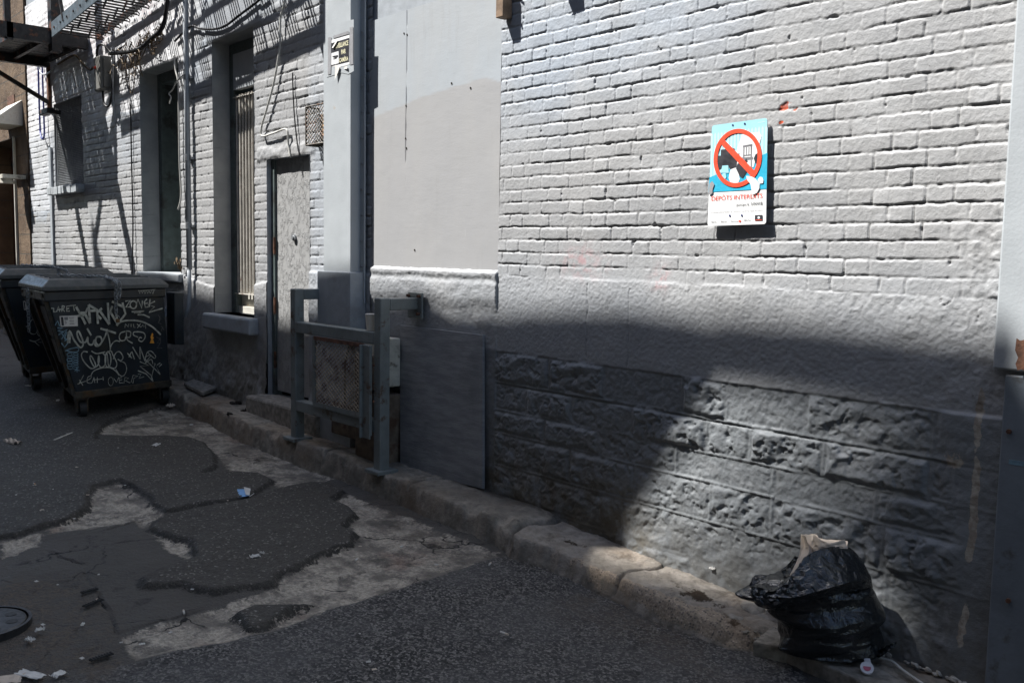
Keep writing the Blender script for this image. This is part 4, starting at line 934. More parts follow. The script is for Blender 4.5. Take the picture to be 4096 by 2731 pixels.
    for w_, (u_, v_, u2, v2) in (('éco', (.07, .03, .16, .05)), ('éco', (.24, .03, .34, .05)), ('éco', (.64, .035, .75, .055)), ('Montréal', (.415, .03, .55, .045))):
        s = MB(); put_text(s, w_, lambda u, v: f(u, v, 3), u_, v_, u2, v2); s.build('small_logo', M['darkink'], T)
    s = MB()
    s.poly([f(u, v, 3) for u, v in ((.82, .035), (.945, .035), (.945, .088), (.82, .088))]); s.build('corner_badge', M['darkink'], T)
    s = MB(); s.poly([f(.57+.018*math.cos(a), .037+.011*math.sin(a), 3) for a in [i*.6283 for i in range(10)]]); s.poly([f(u, v, 4) for u, v in ((.83, .038), (.94, .038), (.94, .043), (.83, .043))]); s.build('red_emblem', M['sign_red'], T)
    s = MB(); s.poly([f(.885+.02*math.cos(a), .063+.012*math.sin(a), 4) for a in [i*.6283 for i in range(10)]])
    put_text(s, 'VILLE-MARIE', lambda u, v: f(u, v, 4), .84, .962, .96, .970); s.build('white_emblem', M['sign_white'], T)
    for px, py in ((450, 197), (600, 178), (435, 1330), (586, 1325)):
        u, v = S(px, py); c = f(u, v, 0); s = MB(); s.tube([c, c+nrm*.0022], .0045, 8); s.build('screw', M['navy'], T)
    s = MB(); s.poly([g(9)(*p) for p in ((170, 930), (205, 900), (232, 940), (212, 1000), (210, 1050), (180, 1075), (158, 1060))]); s.build('worn_patch', M['tape'], T)
sign()
def notice():
    T = thing('surveillance_notice', 'black and white camera surveillance notice taped to the steel column', 'sign', (-5.6, -.116, 2.9))
    k = 160/896
    def q(x, y, n): p = W(1280+x*k, 60+y*k, -.1165-.0006*n); return p
    s = MB(); s.poly([q(*p, 1) for p in ((160, 250), (330, 190), (755, 105), (755, 1260), (640, 1330), (480, 1300), (150, 1400))]); s.build('old_paper_backing', M['light_paint'], T)
    s = MB(); s.poly([q(*p, 3) for p in ((248, 570), (660, 450), (660, 1110), (440, 1170), (248, 1160))]); s.build('notice_paper', M['sign_white'], T)
    s = MB(); s.poly([q(*p, 4) for p in ((252, 640), (655, 515), (650, 1050), (420, 1100), (415, 810), (252, 860))]); s.poly([q(*p, 4) for p in ((250, 1128), (420, 1085), (650, 1040), (650, 1055), (250, 1155))]); s.build('black_field', M['darkink'], T)
    s = MB()
    def fm(a, b, c, d, n):  # four corners bl, br, tl, tr
        return lambda u, v: q(*(Vector(a)*(1-u)*(1-v)+Vector(b)*u*(1-v)+Vector(c)*(1-u)*v+Vector(d)*u*v), n)
    put_text(s, 'SURVEILLANCE', fm((300, 775), (632, 680), (300, 665), (632, 570), 5), 0, 0, 1, 1, .02)
    put_text(s, 'PAR', fm((475, 890), (575, 862), (475, 785), (575, 757), 5), 0, 0, 1, 1, .02)
    put_text(s, 'CAMÉRA', fm((430, 1075), (630, 1022), (430, 950), (630, 905), 5), 0, 0, 1, 1, .02); s.build('lettering', M['yellow_white'], T)
    s = MB(); s.poly([q(*p, 5) for p in ((270, 930), (400, 900), (400, 945), (330, 965), (300, 955))]); s.poly([q(*p, 5) for p in ((290, 985), (380, 960), (375, 975), (300, 1000))]); s.build('camera_drawing', M['darkink'], T)
    for pts in (((185, 510), (250, 495), (245, 1170), (240, 1330), (172, 1340)), ((665, 290), (738, 262), (738, 1110), (665, 1120)), ((295, 475), (640, 360), (650, 430), (300, 530))):
        s = MB(); s.poly([q(*p, 6) for p in pts]); s.build('tape_strip', M['tape'], T)
    for pts in (((345, 1120), (400, 1130), (440, 1170), (400, 1290), (330, 1450)), ((530, 1210), (560, 1140), (610, 1150), (600, 1215)), ((265, 740), (380, 540), (400, 570), (290, 745))):
        s = MB(); c = [q(*p, 7+4*i) for i, p in enumerate(pts)]; s.poly(c); s.build('torn_strip', M['paper'], T)
notice()

# ------------------------------------------------------------------ dumpsters
def lerp(a, b, t): return a+(b-a)*t
def dumpster(off, label, which):
    ox = Vector((off[0], off[1], -.033*off[0]))
    T = thing('dumpster', label, 'dumpster', Vector((-8.1, -.8, zr(-8.1)))+ox, 'dumpsters chained shut beside the wall')
    zb = zr(-8.1)
    bot = [Vector((-7.78, -1.16, zb+.20)), Vector((-8.06, -.29, zb+.20)), Vector((-8.95, -.30, zb+.20)), Vector((-8.62, -1.03, zb+.20))]
    topv = [Vector((-7.68, -1.385, zb+1.0)), Vector((-8.05, -.345, zb+1.0)), Vector((-8.98, -.345, zb+1.0)), Vector((-8.62, -1.31, zb+1.0))]
    bot = [p+ox for p in bot]; topv = [p+ox for p in topv]
    s = MB(); s.hexa(bot+topv); body = s.build('body', M['dumpster'], T, bevel=.012)
    n = (bot[1]-bot[0]).cross(topv[0]-bot[0]).normalized()
    if n.x < 0: n = -n
    # rim, bottom rail, corner posts
    s = MB()
    c0 = sum(topv, Vector())/4; ring = [c0+(p-c0)*1.035 for p in topv]
    s.hexa([p-Vector((0, 0, .06)) for p in ring]+[p+Vector((0, 0, .015)) for p in ring]); s.build('rim', M['dumpster'], T, bevel=.01)
    s = MB(); cb = sum(bot, Vector())/4; rb = [cb+(p-cb)*1.02 for p in bot]; s.hexa([p-Vector((0, 0, .045)) for p in rb]+[p+Vector((0, 0, .012)) for p in rb]); s.build('bottom_rail', M['dumpster_side'], T, bevel=.006)
    # side ribs on the alley side
    sn = (topv[3]-topv[0]).cross(bot[0]-topv[0]).normalized()
    if sn.y > 0: sn = -sn
    s = MB()
    for t in (.05, .52, .95):
        a = lerp(bot[0], bot[3], t); b_ = lerp(topv[0], topv[3], t); s.bar(a+sn*.012, b_+sn*.012, .05, .03, sn)
    s.build('side_rib', M['dumpster_side'], T)
    for (va, vb_) in ((.28, .52), (.56, .86)):
        s = MB(); qd = [lerp(lerp(bot[0], bot[3], t), lerp(topv[0], topv[3], t), v)+sn*.004 for t, v in ((.12, va), (.46, va), (.46, vb_), (.12, vb_))]; s.prism(qd, sn*.003); s.build('notice_panel', M['boxgrey'], T)
    # lift pocket by the wall
    s = MB(); a = bot[1]+n*.02+Vector((-.05, .06, .32)); s.box(a.x-.12, a.x+.06, a.y-.035, a.y+.05, a.z, a.z+.46); s.build('lift_pocket', M['dumpster'], T, bevel=.008)
    # lid
    lo = [c0+(p-c0)*1.075+Vector((0, 0, .02)) for p in topv]; mid = [p+Vector((0, 0, .035)) for p in lo]
    hi = [c0+(p-c0)*.95+Vector((0, 0, .105)) for p in topv]; hi[2] += Vector((0, 0, .02)); hi[3] += Vector((0, 0, .02))
    s = MB(); s.hexa(lo+mid); s.hexa([p-Vector((0, 0, .003)) for p in mid]+hi)
    for t in (.2, .4, .6, .8):
        a = lerp(hi[0], hi[1], .05); a2 = lerp(hi[3], hi[2], .05); b_ = lerp(hi[0], hi[1], .95); b2 = lerp(hi[3], hi[2], .95)
        s.bar(lerp(a, a2, t)+Vector((0, 0, .002)), lerp(b_, b2, t)+Vector((0, 0, .002)), .03, .012)
    s.build('lid', M['lid'], T, bevel=.012)
    # casters
    for (t, p) in ((.06, bot[0]), (.06, bot[1]), (.06, bot[2]), (.06, bot[3])):
        c = lerp(p, cb, .13); zg = zr(c.x)
        s = MB(); s.box(c.x-.035, c.x+.035, c.y-.045, c.y+.045, p.z-.055, p.z-.035); s.box(c.x-.03, c.x+.03, c.y-.043, c.y-.033, zg+.05, p.z-.05); s.box(c.x-.03, c.x+.03, c.y+.033, c.y+.043, zg+.05, p.z-.05)
        cs = s.build('caster', M['dumpster_side'], T)
        s = MB(); s.tube([(c.x, c.y-.026, zg+.067), (c.x, c.y+.026, zg+.067)], .065, 18); s.tube([(c.x, c.y-.04, zg+.067), (c.x, c.y+.04, zg+.067)], .018, 8); s.build('wheel', M['rubber'], cs)
    # face map: photo crop -> front face
    k = 720/1792
    A = bot[0]
    def face(x, y, off_=.003):
        d = ray(x*k, 1050+y*k); t = (A-CAM).dot(n)/d.dot(n); return CAM+d*t+n*off_
    def ribbon(s, pts, w, sp=True, off_=.0035):
        P3 = [face(x, y, off_) for x, y in pts]
        if sp and len(P3) > 2: P3 = spline(P3, 5)
        vs = []
        for i, p in enumerate(P3):
            t = P3[min(i+1, len(P3)-1)]-P3[max(i-1, 0)]; sd = t.cross(n); sd = sd.normalized()*w/2 if sd.length > 0 else Vector((0, 0, w/2)); vs += [p-sd, p+sd]
        s.add(vs, [(2*i, 2*i+1, 2*i+3, 2*i+2) for i in range(len(P3)-1)])
    def sticker(c, name, full=True):
        f_ = lambda u, v, o_: face(*(Vector(c[0])*(1-u)*(1-v)+Vector(c[1])*u*(1-v)+Vector(c[2])*(1-u)*v+Vector(c[3])*u*v), o_)
        s = MB(); s.poly([f_(0, 0, .005), f_(1, 0, .005), f_(1, 1, .005), f_(0, 1, .005)]); lab = s.build('label_sticker', M['paper'], T)
        s = MB(); rect = lambda a, b_, c_, d: s.poly([f_(a, c_, .0056), f_(b_, c_, .0056), f_(b_, d, .0056), f_(a, d, .0056)])
        rect(.06, .2, .1, .9)
        put_text(s, 'D', lambda u, v: f_(u, v, .0056), .27 if full else .55, .25, .36 if full else .8, .5, .02)
        if full:
            for v in (.78, .5, .2): rect(.52, .8, v, v+.04)
            for v in (.68, .62, .42, .36, .3): rect(.55, .78, v, v+.012)
        s.build('print', M['darkink'], lab)
        s = MB(); s.poly([f_(.25, .6, .0056), f_(.45, .6, .0056), f_(.45, .88, .0056), f_(.25, .88, .0056)]); s.build('grey_square', M['greyink'], lab)
    if which == 0:
        sticker([(600, 638), (772, 632), (588, 532), (768, 524)], 'a')
        g1 = MB()
        E = lambda cx, cy, rx, ry: [(cx+rx*math.cos(a), cy+ry*math.sin(a)) for a in [i*.5236 for i in range(13)]]
        for st in ([(505, 455), (532, 455), (532, 490), (556, 490)], [(560, 492), (580, 435), (592, 490)], [(565, 470), (606, 465)], [(612, 490), (616, 430)], [(616, 430), (640, 436), (632, 455), (616, 460)], [(616, 460), (642, 488)], [(692, 432), (660, 435), (662, 485), (692, 482)], [(660, 460), (686, 456)], [(696, 430), (752, 424)], [(728, 428), (738, 480)]): ribbon(g1, st, .009, False)
        for st in ([(755, 440), (790, 500), (850, 612)], [(770, 530), (835, 524)], [(800, 500), (850, 498), (872, 450)], [(835, 495), (895, 605)], [(895, 605), (880, 420)], [(880, 420), (962, 470), (972, 610)], [(890, 482), (965, 475)], [(960, 500), (1012, 455)], [(960, 520), (1006, 562)], [(985, 470), (1085, 615)], [(1085, 615), (1070, 400)], [(1115, 432), (1095, 490), (1165, 605)], [(1165, 605), (1155, 505)], [(1112, 388), (1222, 440)], [(1216, 398), (1246, 510), (1158, 628)]): ribbon(g1, st, .020, False)
        for st in ([(1245, 385), (1295, 375), (1250, 445), (1300, 440)], [(1345, 452), (1370, 365), (1410, 455), (1415, 378)], [(1460, 360), (1432, 395), (1445, 445), (1475, 440)], [(1435, 408), (1472, 402)], [(1492, 362), (1482, 442)], [(1540, 385), (1472, 420), (1536, 440), (1480, 495), (1616, 455)], [(1308, 490), (1432, 484), (1330, 500), (1402, 498)], [(1368, 518), (1430, 520), (1487, 547)]): ribbon(g1, st, .012, False)
        ribbon(g1, E(1325, 420, 32, 38), .012)
        ribbon(g1, [(1165, 615), (1215, 585), (1300, 575), (1400, 585), (1500, 630), (1560, 680), (1597, 717)], .014)
        for st in ([(1240, 650), (1245, 610), (1275, 640), (1280, 610)], [(1302, 610), (1302, 640)], [(1325, 610), (1330, 645), (1346, 645)], [(1360, 610), (1402, 645)], [(1398, 605), (1365, 650)], [(1405, 640), (1420, 618), (1430, 640), (1446, 618), (1448, 657)]): ribbon(g1, st, .006, False)
        ribbon(g1, [(680, 790), (690, 680), (740, 780), (800, 845), (826, 800), (800, 720), (775, 680), (765, 720), (800, 790), (850, 790), (870, 742), (872, 790), (890, 815), (920, 812), (936, 770), (945, 820), (975, 830), (1010, 790), (1000, 742), (960, 742), (950, 790), (985, 820), (1040, 740), (1066, 662)], .014)
        ribbon(g1, [(680, 800), (688, 690)], .03, False); ribbon(g1, [(998, 655), (1152, 702)], .016, False); ribbon(g1, [(1062, 680), (1088, 780), (1096, 870)], .01); ribbon(g1, [(1096, 850), (1112, 810), (1150, 778), (1192, 786)], .009); ribbon(g1, [(865, 655), (905, 725)], .015, False)
        ribbon(g1, [(1246, 684), (1200, 700), (1184, 740), (1200, 776), (1240, 770), (1248, 740)], .010); ribbon(g1, [(1250, 680), (1296, 690), (1290, 740), (1256, 742)], .010); ribbon(g1, [(1256, 690), (1262, 765), (1318, 802)], .010); ribbon(g1, [(1374, 690), (1330, 692), (1328, 722), (1372, 742)], .009); ribbon(g1, [(1360, 686), (1428, 700), (1442, 742), (1410, 785), (1378, 770), (1390, 745), (1410, 750)], .009)
        ribbon(g1, [(870, 890), (830, 885), (808, 920), (830, 980), (890, 1045), (930, 1050), (950, 1020), (920, 950), (898, 928), (895, 960), (930, 1030), (962, 1032), (985, 980), (980, 925), (974, 990), (1000, 1040), (1040, 1020), (1050, 940), (1020, 900)], .010)
        ribbon(g1, E(1072, 965, 30, 76), .009); ribbon(g1, [(908, 880), (960, 905), (1045, 888)], .009); ribbon(g1, [(1060, 890), (1102, 880), (1122, 920), (1160, 1000), (1140, 1050), (1082, 1030), (1070, 960), (1060, 900)], .009); ribbon(g1, [(1125, 960), (1150, 900), (1190, 888), (1222, 940), (1200, 976), (1170, 960)], .009); ribbon(g1, [(1190, 980), (1240, 1000), (1258, 1060), (1232, 1122), (1190, 1120), (1150, 1060)], .007); ribbon(g1, [(900, 1130), (930, 1080), (1000, 1050), (1090, 1045), (1150, 1080), (1182, 1122)], .008)
        for st in ([(830, 1120), (780, 1212)], [(788, 1165), (822, 1222)], [(768, 1208), (852, 1178)], [(932, 1140), (942, 1196)], [(966, 1140), (966, 1196)], [(935, 1166), (1032, 1154)], [(1022, 1134), (1026, 1172)]): ribbon(g1, st, .006, False)
        ribbon(g1, [(860, 1176), (900, 1150), (905, 1130), (872, 1140), (865, 1190), (910, 1196), (930, 1150)], .006); ribbon(g1, E(1100, 1182, 25, 42), .004)
        for st in ([(1128, 1150), (1158, 1190), (1180, 1140)], [(1212, 1140), (1182, 1150), (1186, 1196), (1222, 1196)], [(1185, 1170), (1212, 1165)], [(1230, 1202), (1242, 1140), (1278, 1150), (1246, 1175), (1292, 1196)], [(1302, 1192), (1322, 1120), (1372, 1130), (1330, 1150), (1320, 1202)], [(1370, 1110), (1402, 1105), (1380, 1152), (1432, 1134)]): ribbon(g1, st, .006, False)
        for st in ([(1265, 900), (1312, 952)], [(1280, 942), (1306, 888)], [(1310, 885), (1336, 962)], [(1318, 840), (1392, 962)], [(1392, 962), (1390, 838)], [(1390, 838), (1442, 982)], [(1390, 985), (1482, 1025), (1390, 1030), (1500, 1120), (1522, 1182)], [(1370, 1075), (1450, 1105), (1520, 1180)], [(1505, 1145), (1540, 1000), (1592, 1112), (1440, 960)], [(1560, 1020), (1592, 998)], [(1580, 1036), (1608, 1010)]): ribbon(g1, st, .009, False)
        ribbon(g1, [(1440, 980), (1460, 900), (1500, 880), (1546, 930), (1530, 950), (1462, 886)], .007); ribbon(g1, [(1440, 940), (1500, 920), (1442, 1000), (1502, 962), (1520, 1010)], .007)
        zz = [(1376+i*13, 290+(14 if i % 2 else -16)+(i % 3)*4) for i in range(13)]; ribbon(g1, zz, .006, False); ribbon(g1, [(1380, 282), (1460, 275), (1545, 268)], .005)
        g1.build('graffiti', M['graf'], T, label='pale marker graffiti over the dark front')
        g2 = MB(); ribbon(g2, [(645, 880), (690, 860), (770, 845), (776, 880), (720, 892), (650, 872)], .008)
        for i in range(6): ribbon(g2, E(690+8*(i % 2), 915+i*26, 26, 15), .006)
        for i in range(6): ribbon(g2, E(752, 910+i*24, 24, 10), .005)
        for st in ([(725, 1055), (790, 1075)], [(740, 1080), (780, 1040)], [(760, 1035), (765, 1090)]): ribbon(g2, st, .006, False)
        for st in ([(545, 625), (572, 580), (592, 632)], [(570, 650), (622, 648), (572, 680), (630, 690)], [(578, 720), (665, 665), (610, 762), (662, 700), (608, 700), (665, 775)], [(608, 800), (642, 842), (672, 800)], [(640, 780), (690, 740)], [(660, 690), (640, 760)]): ribbon(g2, st, .010, False)
        g2.build('graffiti', M['graf_blue'], T, label='bluish marker graffiti down the left edge')
        g3 = MB()
        for st in ([(1570, 520), (1600, 560), (1570, 600), (1605, 610)], [(1590, 530), (1580, 590)], [(1600, 630), (1632, 670), (1600, 680), (1620, 640)], [(1555, 740), (1590, 760), (1560, 800), (1600, 800)], [(1590, 740), (1595, 800), (1560, 850), (1612, 850)]): ribbon(g3, st, .006, False)
        g3.build('graffiti', M['graf_dim'], T, label='faint worn scribbles at the right edge')
        s = MB(); s.poly([face(x, y, .005) for x, y in ((1512, 698), (1522, 715), (1517, 735), (1528, 748), (1519, 762), (1532, 802), (1486, 802), (1501, 765), (1494, 742), (1503, 715))]); s.build('orange_sticker', M['orange'], T)
    else:
        sticker([(236, 472), (318, 462), (226, 384), (312, 376)], 'b', False)
        g1 = MB(); ribbon(g1, [(360, 700), (375, 640), (350, 570), (310, 575), (285, 640), (300, 700), (340, 712), (370, 690)], .008); ribbon(g1, [(365, 660), (370, 710), (395, 735)], .006); ribbon(g1, [(290, 770), (340, 785), (395, 760)], .010); ribbon(g1, [(340, 785), (390, 830)], .008, False); ribbon(g1, [(375, 790), (410, 795)], .006, False); ribbon(g1, [(255, 632), (262, 640)], .008, False); ribbon(g1, [(268, 628), (276, 636)], .008, False)
        g1.build('graffiti', M['graf'], T, label='pale looping tag on the dark front')
    return n, topv, hi, ox
n0, tv0, hi0, ox0 = dumpster((0, 0), 'near dumpster with front covered in pale graffiti and orange sticker', 0)
n1, tv1, hi1, ox1 = dumpster((-1.42, .03), 'rear dumpster standing half hidden behind the graffitied one', 1)
def chain(label, pts, r=.0042, L=.034):
    P = spline(pts, 10); d = [0]
    for a, b_ in zip(P[:-1], P[1:]): d.append(d[-1]+(b_-a).length)
    s = MB(); t = 0; i = 0; k = 0
    while t < d[-1]-L*.5:
        while i < len(d)-2 and d[i+1] < t: i += 1
        p = lerp(P[i], P[i+1], (t-d[i])/max(1e-6, d[i+1]-d[i])); dr = (P[i+1]-P[i]).normalized()
        ref = Vector((0, 0, 1)) if abs(dr.z) < .8 else Vector((1, 0, 0))
        a = dr.cross(ref).normalized(); b_ = dr.cross(a).normalized(); ww = (a if k % 2 else (a*.5+b_*.8).normalized())
        ring = [p+dr*(L*.62*math.cos(q))+ww*(.0115*math.sin(q)) for q in [j*math.pi/5 for j in range(11)]]
        s.tube(ring, r, 5, False); t += L*.8; k += 1
    return prop(s.build('chain', M['chain'], None, smooth=True), label, 'chain', 'chains across the dumpster lids')
def onlid(hi, u, v, dz=.016): return lerp(lerp(hi[0], hi[1], u), lerp(hi[3], hi[2], u), v)+Vector((0, 0, dz))
f0 = lerp(tv0[0], tv0[1], .51)+n0*.075
chain('steel chain lying across the near dumpster lid and hanging down its front', [onlid(hi0, .18, .42), onlid(hi0, .24, .33), onlid(hi0, .30, .30), onlid(hi0, .36, .22), onlid(hi0, .42, .13), onlid(hi0, .48, .06), f0+Vector((0, 0, .085)), f0+Vector((0, 0, .0)), f0+Vector((0, 0, -.09)), f0+Vector((0, 0, -.19))])
chain('doubled steel chain end beside the padlock on the near dumpster front', [onlid(hi0, .50, .05), f0+Vector((-.012, .03, .085)), f0+Vector((-.012, .035, .0)), f0+Vector((-.006, .02, -.08))])
f1 = lerp(tv1[0], tv1[1], .52)+n1*.075
chain('steel chain draped over the rear dumpster lid', [onlid(hi1, .26, .55), onlid(hi1, .32, .40), onlid(hi1, .38, .28), onlid(hi1, .45, .12), f1+Vector((0, 0, .09)), f1+Vector((0, 0, -.02)), f1+Vector((0, .0, -.09))])
fl = tv0[0]+Vector((.02, -.03, 0)); fl2 = lerp(tv0[0], tv0[3], .25)+Vector((0, -.09, -.02))
chain('rusty chain hanging at the left corner of the near dumpster', [fl2+Vector((0, 0, .04)), fl2+Vector((0, 0, -.08)), fl2+Vector((.01, 0, -.2)), fl2+Vector((0, 0, -.3))], .003, .028)
pl = f0+Vector((.005, .01, -.21)); PD = thing('padlock', 'small brass padlock hanging from the near dumpster chain', 'padlock', pl)
s = MB(); s.box(pl.x-.009, pl.x+.009, pl.y-.015, pl.y+.015, pl.z-.035, pl.z-.005); s.build('case', M['brass'], PD, bevel=.004)
s = MB(); s.tube([pl+Vector((0, .014*math.cos(a), .002+.02*math.sin(a))) for a in [i*math.pi/8 for i in range(9)]], .0035, 6); s.build('shackle', M['chain'], PD, smooth=True)

# ------------------------------------------------------------------ meter guard frame
YG = -.285
GF = thing('meter_guard_frame', 'grey steel guard frame with mesh panel standing before the gas meter', 'guard frame', (-5.2, YG, .2))
xa, xb = -5.80, -4.75; hw = .036
zt1 = W(1540, 1195, YG-hw).z; zt0 = W(1210, 1158, YG-hw).z
def kz(x): return zr(x)+.13
for (x, zt) in ((xa, zt0), (xb, zt1)):
    s = MB(); s.box(x-hw, x+hw, YG-hw, YG+hw, kz(x)-.02, zt); pst = s.build('post', M['guard'], GF, bevel=.008)
    s = MB(); s.box(x-.075, x+.075, YG-.075, YG+.075, kz(x)-.01, kz(x)+.012); s.build('foot_plate', M['guard'], pst, bevel=.003)
    s = MB(); s.box(x-hw+.002, x+hw-.002, YG+hw, -.03, zt-.075, zt-.003); s.build('wall_arm', M['guard'], pst, bevel=.006)
s = MB(); s.box(xb-.075, xb+.075, -.045, -.03, zt1-.13, zt1+.03); br = s.build('bracket_plate', M['guard'], GF, bevel=.003)
for dx, dz in ((-.055, .01), (.055, .01), (.05, -.1)):
    s = MB(); s.tube([(xb+dx, -.045, zt1+dz), (xb+dx, -.065, zt1+dz)], .010, 6); s.build('bolt', M['rust'], br)
tr0 = W(1215, 1300, YG-hw).z; tr1 = W(1500, 1345, YG-hw).z; tr = .5*(tr0+tr1)+.02
lr = W(1240, 1615, YG-hw).z
def rail(z0, z1, hh, name='rail', y0=-hw, y1=hw):
    s = MB(); s.hexa([(xa+hw, YG+y0, z0-hh), (xb-hw, YG+y0, z1-hh), (xb-hw, YG+y1, z1-hh), (xa+hw, YG+y1, z0-hh), (xa+hw, YG+y0, z0), (xb-hw, YG+y0, z1), (xb-hw, YG+y1, z1), (xa+hw, YG+y1, z0)]); return s.build(name, M['guard'], GF, bevel=.006)
rail(tr, tr, .075); rail(lr, lr, .075)
gx0, gx1 = W(1262, 1400, YG-.045).x, W(1462, 1400, YG-.045).x
gz1 = W(1262, 1350, YG-.04).z; gz0 = W(1262, 1612, YG-.04).z
s = MB(); s.box(gx0-.03, gx1+.0, YG-.052, YG-.038, gz1, tr-.078); s.build('top_angle', M['guard'], GF, bevel=.003)
s = MB(); s.box(gx0, gx1, YG-.060, YG-.052, gz1-.012, gz1+.012); s.build('top_lip', M['rust'], GF)
s = MB(); s.box(gx1, gx1+.085, YG-.07, YG-.06, gz0-.13, tr-.08); s.box(gx1+.085, xb-hw, YG-.06, YG-.05, gz0-.11, tr-.08); s.box(gx1-.004, gx1+.006, YG-.09, YG-.06, gz0-.13, tr-.08); s.build('side_angle', M['guard'], GF, bevel=.004)
for bz in (.25, .5, .75):
    zb = gz0+(gz1-gz0)*bz; s = MB(); s.tube([(gx1+.12, YG-.06, zb), (gx1+.12, YG-.068, zb)], .007, 6); s.build('bolt', M['rust'], GF)
s = MB(); s.box(gx0-.03, gx0, YG-.052, YG-.038, gz0, tr-.08); s.box(gx0-.03, gx1, YG-.050, YG-.040, gz0-.02, gz0+.012); s.build('panel_edge', M['guard'], GF)
s = MB(); diamond(s, Vector((gx0, YG-.045, gz0)), Vector((gx1-gx0, 0, 0)), Vector((0, 0, gz1-gz0)), 14, 16, .0036); s.build('mesh_panel', M['guard_mesh'], GF)
# gas meter behind
GM = thing('gas_meter', 'gas meter with regulator and pale box behind the guard mesh', 'gas meter', (-5.1, -.14, .4))
s = MB(); s.box(-5.58, -4.93, -.15, -.04, .30, .52); s.build('base_cabinet', M['meter_dark'], GM, bevel=.01)
s = MB(); s.box(-5.22, -4.98, -.20, -.05, .66, .90); s.build('meter_body', M['meter_dark'], GM, bevel=.03)
s = MB(); s.tube([(-5.1, -.21, .63), (-5.1, -.16, .63)], .055, 18); s.tube([(-5.1, -.225, .63), (-5.1, -.2, .63)], .02, 10); s.build('regulator', M['boxgrey'], GM)
s = MB(); s.tube([(-5.42, -.12, .5), (-5.42, -.12, .8), (-5.36, -.12, .95), (-5.2, -.12, .95)], .022, 10); s.build('pipe', M['boxgrey'], GM, smooth=True)
s = MB(); s.box(-5.12, -5.08, -.206, -.2, .76, .775); s.box(-5.13, -5.105, -.206, -.2, .73, .745); s.build('dial', M['sign_white'], GM)
p0 = W(1570, 1370, -.16); p1 = W(1598, 1540, -.16)
s = MB(); hx = W(1602, 1460, -.05).x; s.box(hx-.25, hx, -.17, -.05, W(1590, 1560, -.16).z, W(1590, 1362, -.16).z); s.build('pale_housing', M['meter_light'], GM, bevel=.008)
s = MB(); s.box(hx-.3, hx+.01, -.20, -.04, W(1590, 1900, -.16).z-.05, W(1590, 1590, -.16).z); s.build('lower_box', M['meter_dark'], GM, bevel=.008)
# paper cup on the rail
c = W(1497, 1318, YG); c.z = tr; c.x = xb-hw-.085
CU = thing('paper_cup', 'pale paper coffee cup standing on the guard rail by the post', 'cup', c)
M['cup'] = simple('cup_paper', (.74, .68, .58), .6, var=.05)
s = MB(); s.tube([(c.x, YG, tr+.002), (c.x, YG, tr+.10)], [.027, .036], 20); s.build('cup', M['cup'], CU, smooth=False)
s = MB(); s.tube([(c.x, YG, tr+.098), (c.x, YG, tr+.106)], [.0385, .037], 20); s.build('rim', M['paper'], CU)
# plywood sheet
s = MB(); tl, trr = W(1600, 1300, -.03), W(1930, 1340, -.03); bl, brr = W(1600, 1868, -.085), W(1930, 1955, -.05)
th = Vector((0, .018, 0)); s.hexa([bl, brr, brr+th, bl+th, tl, trr, trr+th, tl+th]); prop(s.build('plywood_sheet', M['ply'], bevel=.002), 'large grey painted plywood sheet leaning on the stone base beside the guard frame', 'plywood sheet')

